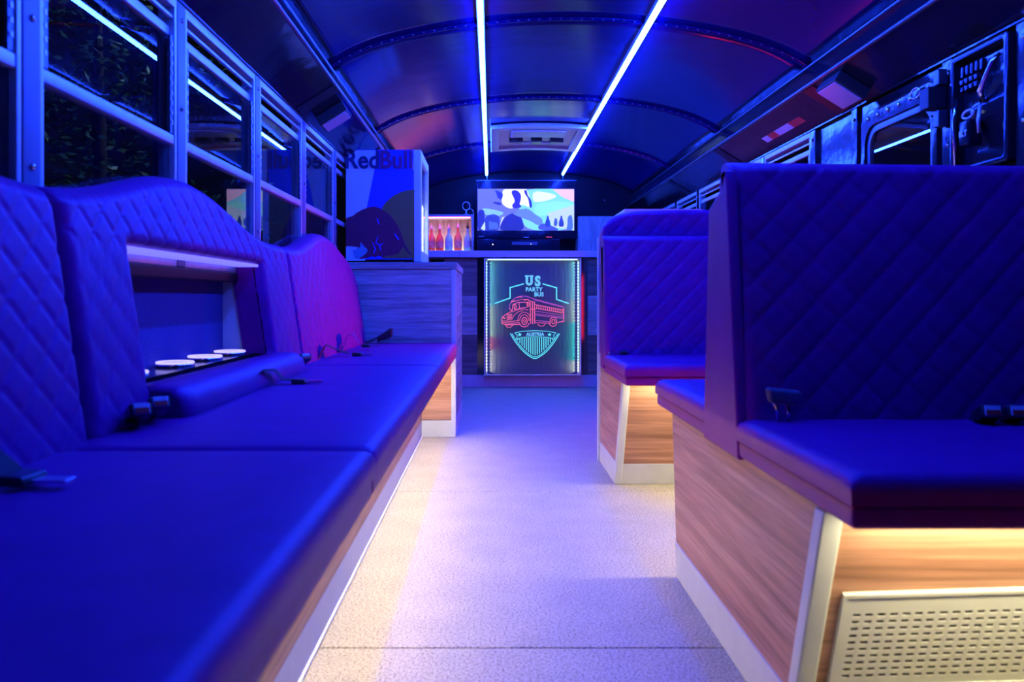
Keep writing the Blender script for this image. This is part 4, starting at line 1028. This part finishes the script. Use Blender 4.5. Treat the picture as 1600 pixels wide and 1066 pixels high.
MB().hexa([(p[0]-.03, 3.36, ZS+.006), (p[0]+.02, 3.37, ZS+.006), (p[0]+.02, 3.39, ZS+.006), (p[0]-.03, 3.385, ZS+.006)], [(p[0]-.03, 3.36, ZS+.014), (p[0]+.02, 3.37, ZS+.014), (p[0]+.02, 3.39, ZS+.014), (p[0]-.03, 3.385, ZS+.014)]).build('plate', M['chrome'], t, bevel=.002)
MB().hexa([(p[0]+.02, 3.365, ZS+.004), (p[0]+.05, 3.365, ZS+.004), (p[0]+.05, 3.40, ZS+.004), (p[0]+.02, 3.40, ZS+.004)], [(p[0]+.02, 3.365, ZS+.018), (p[0]+.05, 3.365, ZS+.018), (p[0]+.05, 3.40, ZS+.018), (p[0]+.02, 3.40, ZS+.018)]).build('grip', M['buckle'], t, bevel=.003)

# ---------------------------------------------------------------- night outside: trees seen dimly through the left windows
M['leaf'] = mat('night_leaf', (.08, .20, .14), .45, noise=.4, nscale=3); M['bark'] = mat('bark', (.08, .06, .05), .9)
def tree(x, y, h, label, seed):
    rnd = random.Random(seed)
    t = thing('tree', label, 'tree', (x, y, -.9), 'trees beyond the left windows')
    MB().tube([(x, y, -.9), (x+.05, y, .4), (x-.05, y+.1, h*.7), (x, y, h)], [.10, .08, .05, .015], 8).build('trunk', M['bark'], t)
    mb = MB()
    for k in range(150):
        cx, cy, cz = x+rnd.gauss(0, .55), y+rnd.gauss(0, .6), .2+rnd.random()*(h-.2)
        for i in range(16):
            px, py, pz = cx+rnd.gauss(0, .12), cy+rnd.gauss(0, .12), cz+rnd.gauss(0, .08)
            a = Vector((rnd.gauss(0, 1), rnd.gauss(0, 1), rnd.gauss(0, .5))).normalized()*.045; b = a.cross(Vector((rnd.gauss(0, 1), rnd.gauss(0, 1), rnd.gauss(0, 1)))).normalized()*.016
            c = Vector((px, py, pz)); mb.add([c-a, c+b, c+a, c-b], [(0, 1, 2, 3)])
    mb.build('foliage', M['leaf'], t, kind='stuff')
tree(-2.9, 5.9, 3.2, 'dark leafy tree seen through the nearest large left window', 3)
tree(-3.4, 8.3, 3.4, 'dark leafy tree seen farther off through the left windows', 5)
gd = struct('ground'); B(-14, -1.0, -8, 16, -1.0, -.9).build('asphalt', M['black_wall'], gd); B(1.7, 14, -8, 16, -1.0, -.9).build('asphalt', M['black_wall'], gd)
sl = bpy.data.lights.new('tree_spot', 'SPOT'); sl.energy = 55; sl.color = (.45, .78, 1); sl.shadow_soft_size = .1; sl.spot_size = radians(95)  # added spot that brightens the trees; no such source is known
so = bpy.data.objects.new('tree_spot', sl); COL.objects.link(so); so.location = (-1.5, 6.4, 3.8)
so.rotation_euler = Vector((-1.6, 0, -1.9)).to_track_quat('-Z', 'Y').to_euler()

# red light bar standing behind the second right bench: its reflection shows in the black strip beside the sign
rl = thing('light_bar', 'upright red light tube standing behind the second right bench', 'light', (1.03, 4.5, 0))
MB().lathe([(.09, .001), (.09, .015), (.02, .025), (.02, .30)], (1.03, 4.5, 0), 18).build('stand', M['black_matt'], rl)
MB().lathe([(.016, .301), (.016, 1.0)], (1.03, 4.5, 0), 14).build('tube', emit('red_tube', (1, .012, .03), 45), rl)
MB().lathe([(.018, 1.001), (.018, 1.02)], (1.03, 4.5, 0), 14).build('end_cap', M['black_matt'], rl)
MB().lathe([(.0165, 0), (.030, -.03), (.032, -.05)], (.99, 4.5, .62), 14, 'x').build('lamp_head', M['black_matt'], rl)
rs = bpy.data.lights.new('red_lamp', 'SPOT'); rs.energy = 100; rs.color = (1, .01, .06); rs.spot_size = radians(46); rs.spot_blend = 1; rs.shadow_soft_size = .03
ro = bpy.data.objects.new('red_lamp', rs); COL.objects.link(ro); ro.location = (.93, 4.48, .62)
ro.rotation_euler = Vector((-1.38, -.72, .02)).to_track_quat('-Z', 'Y').to_euler()
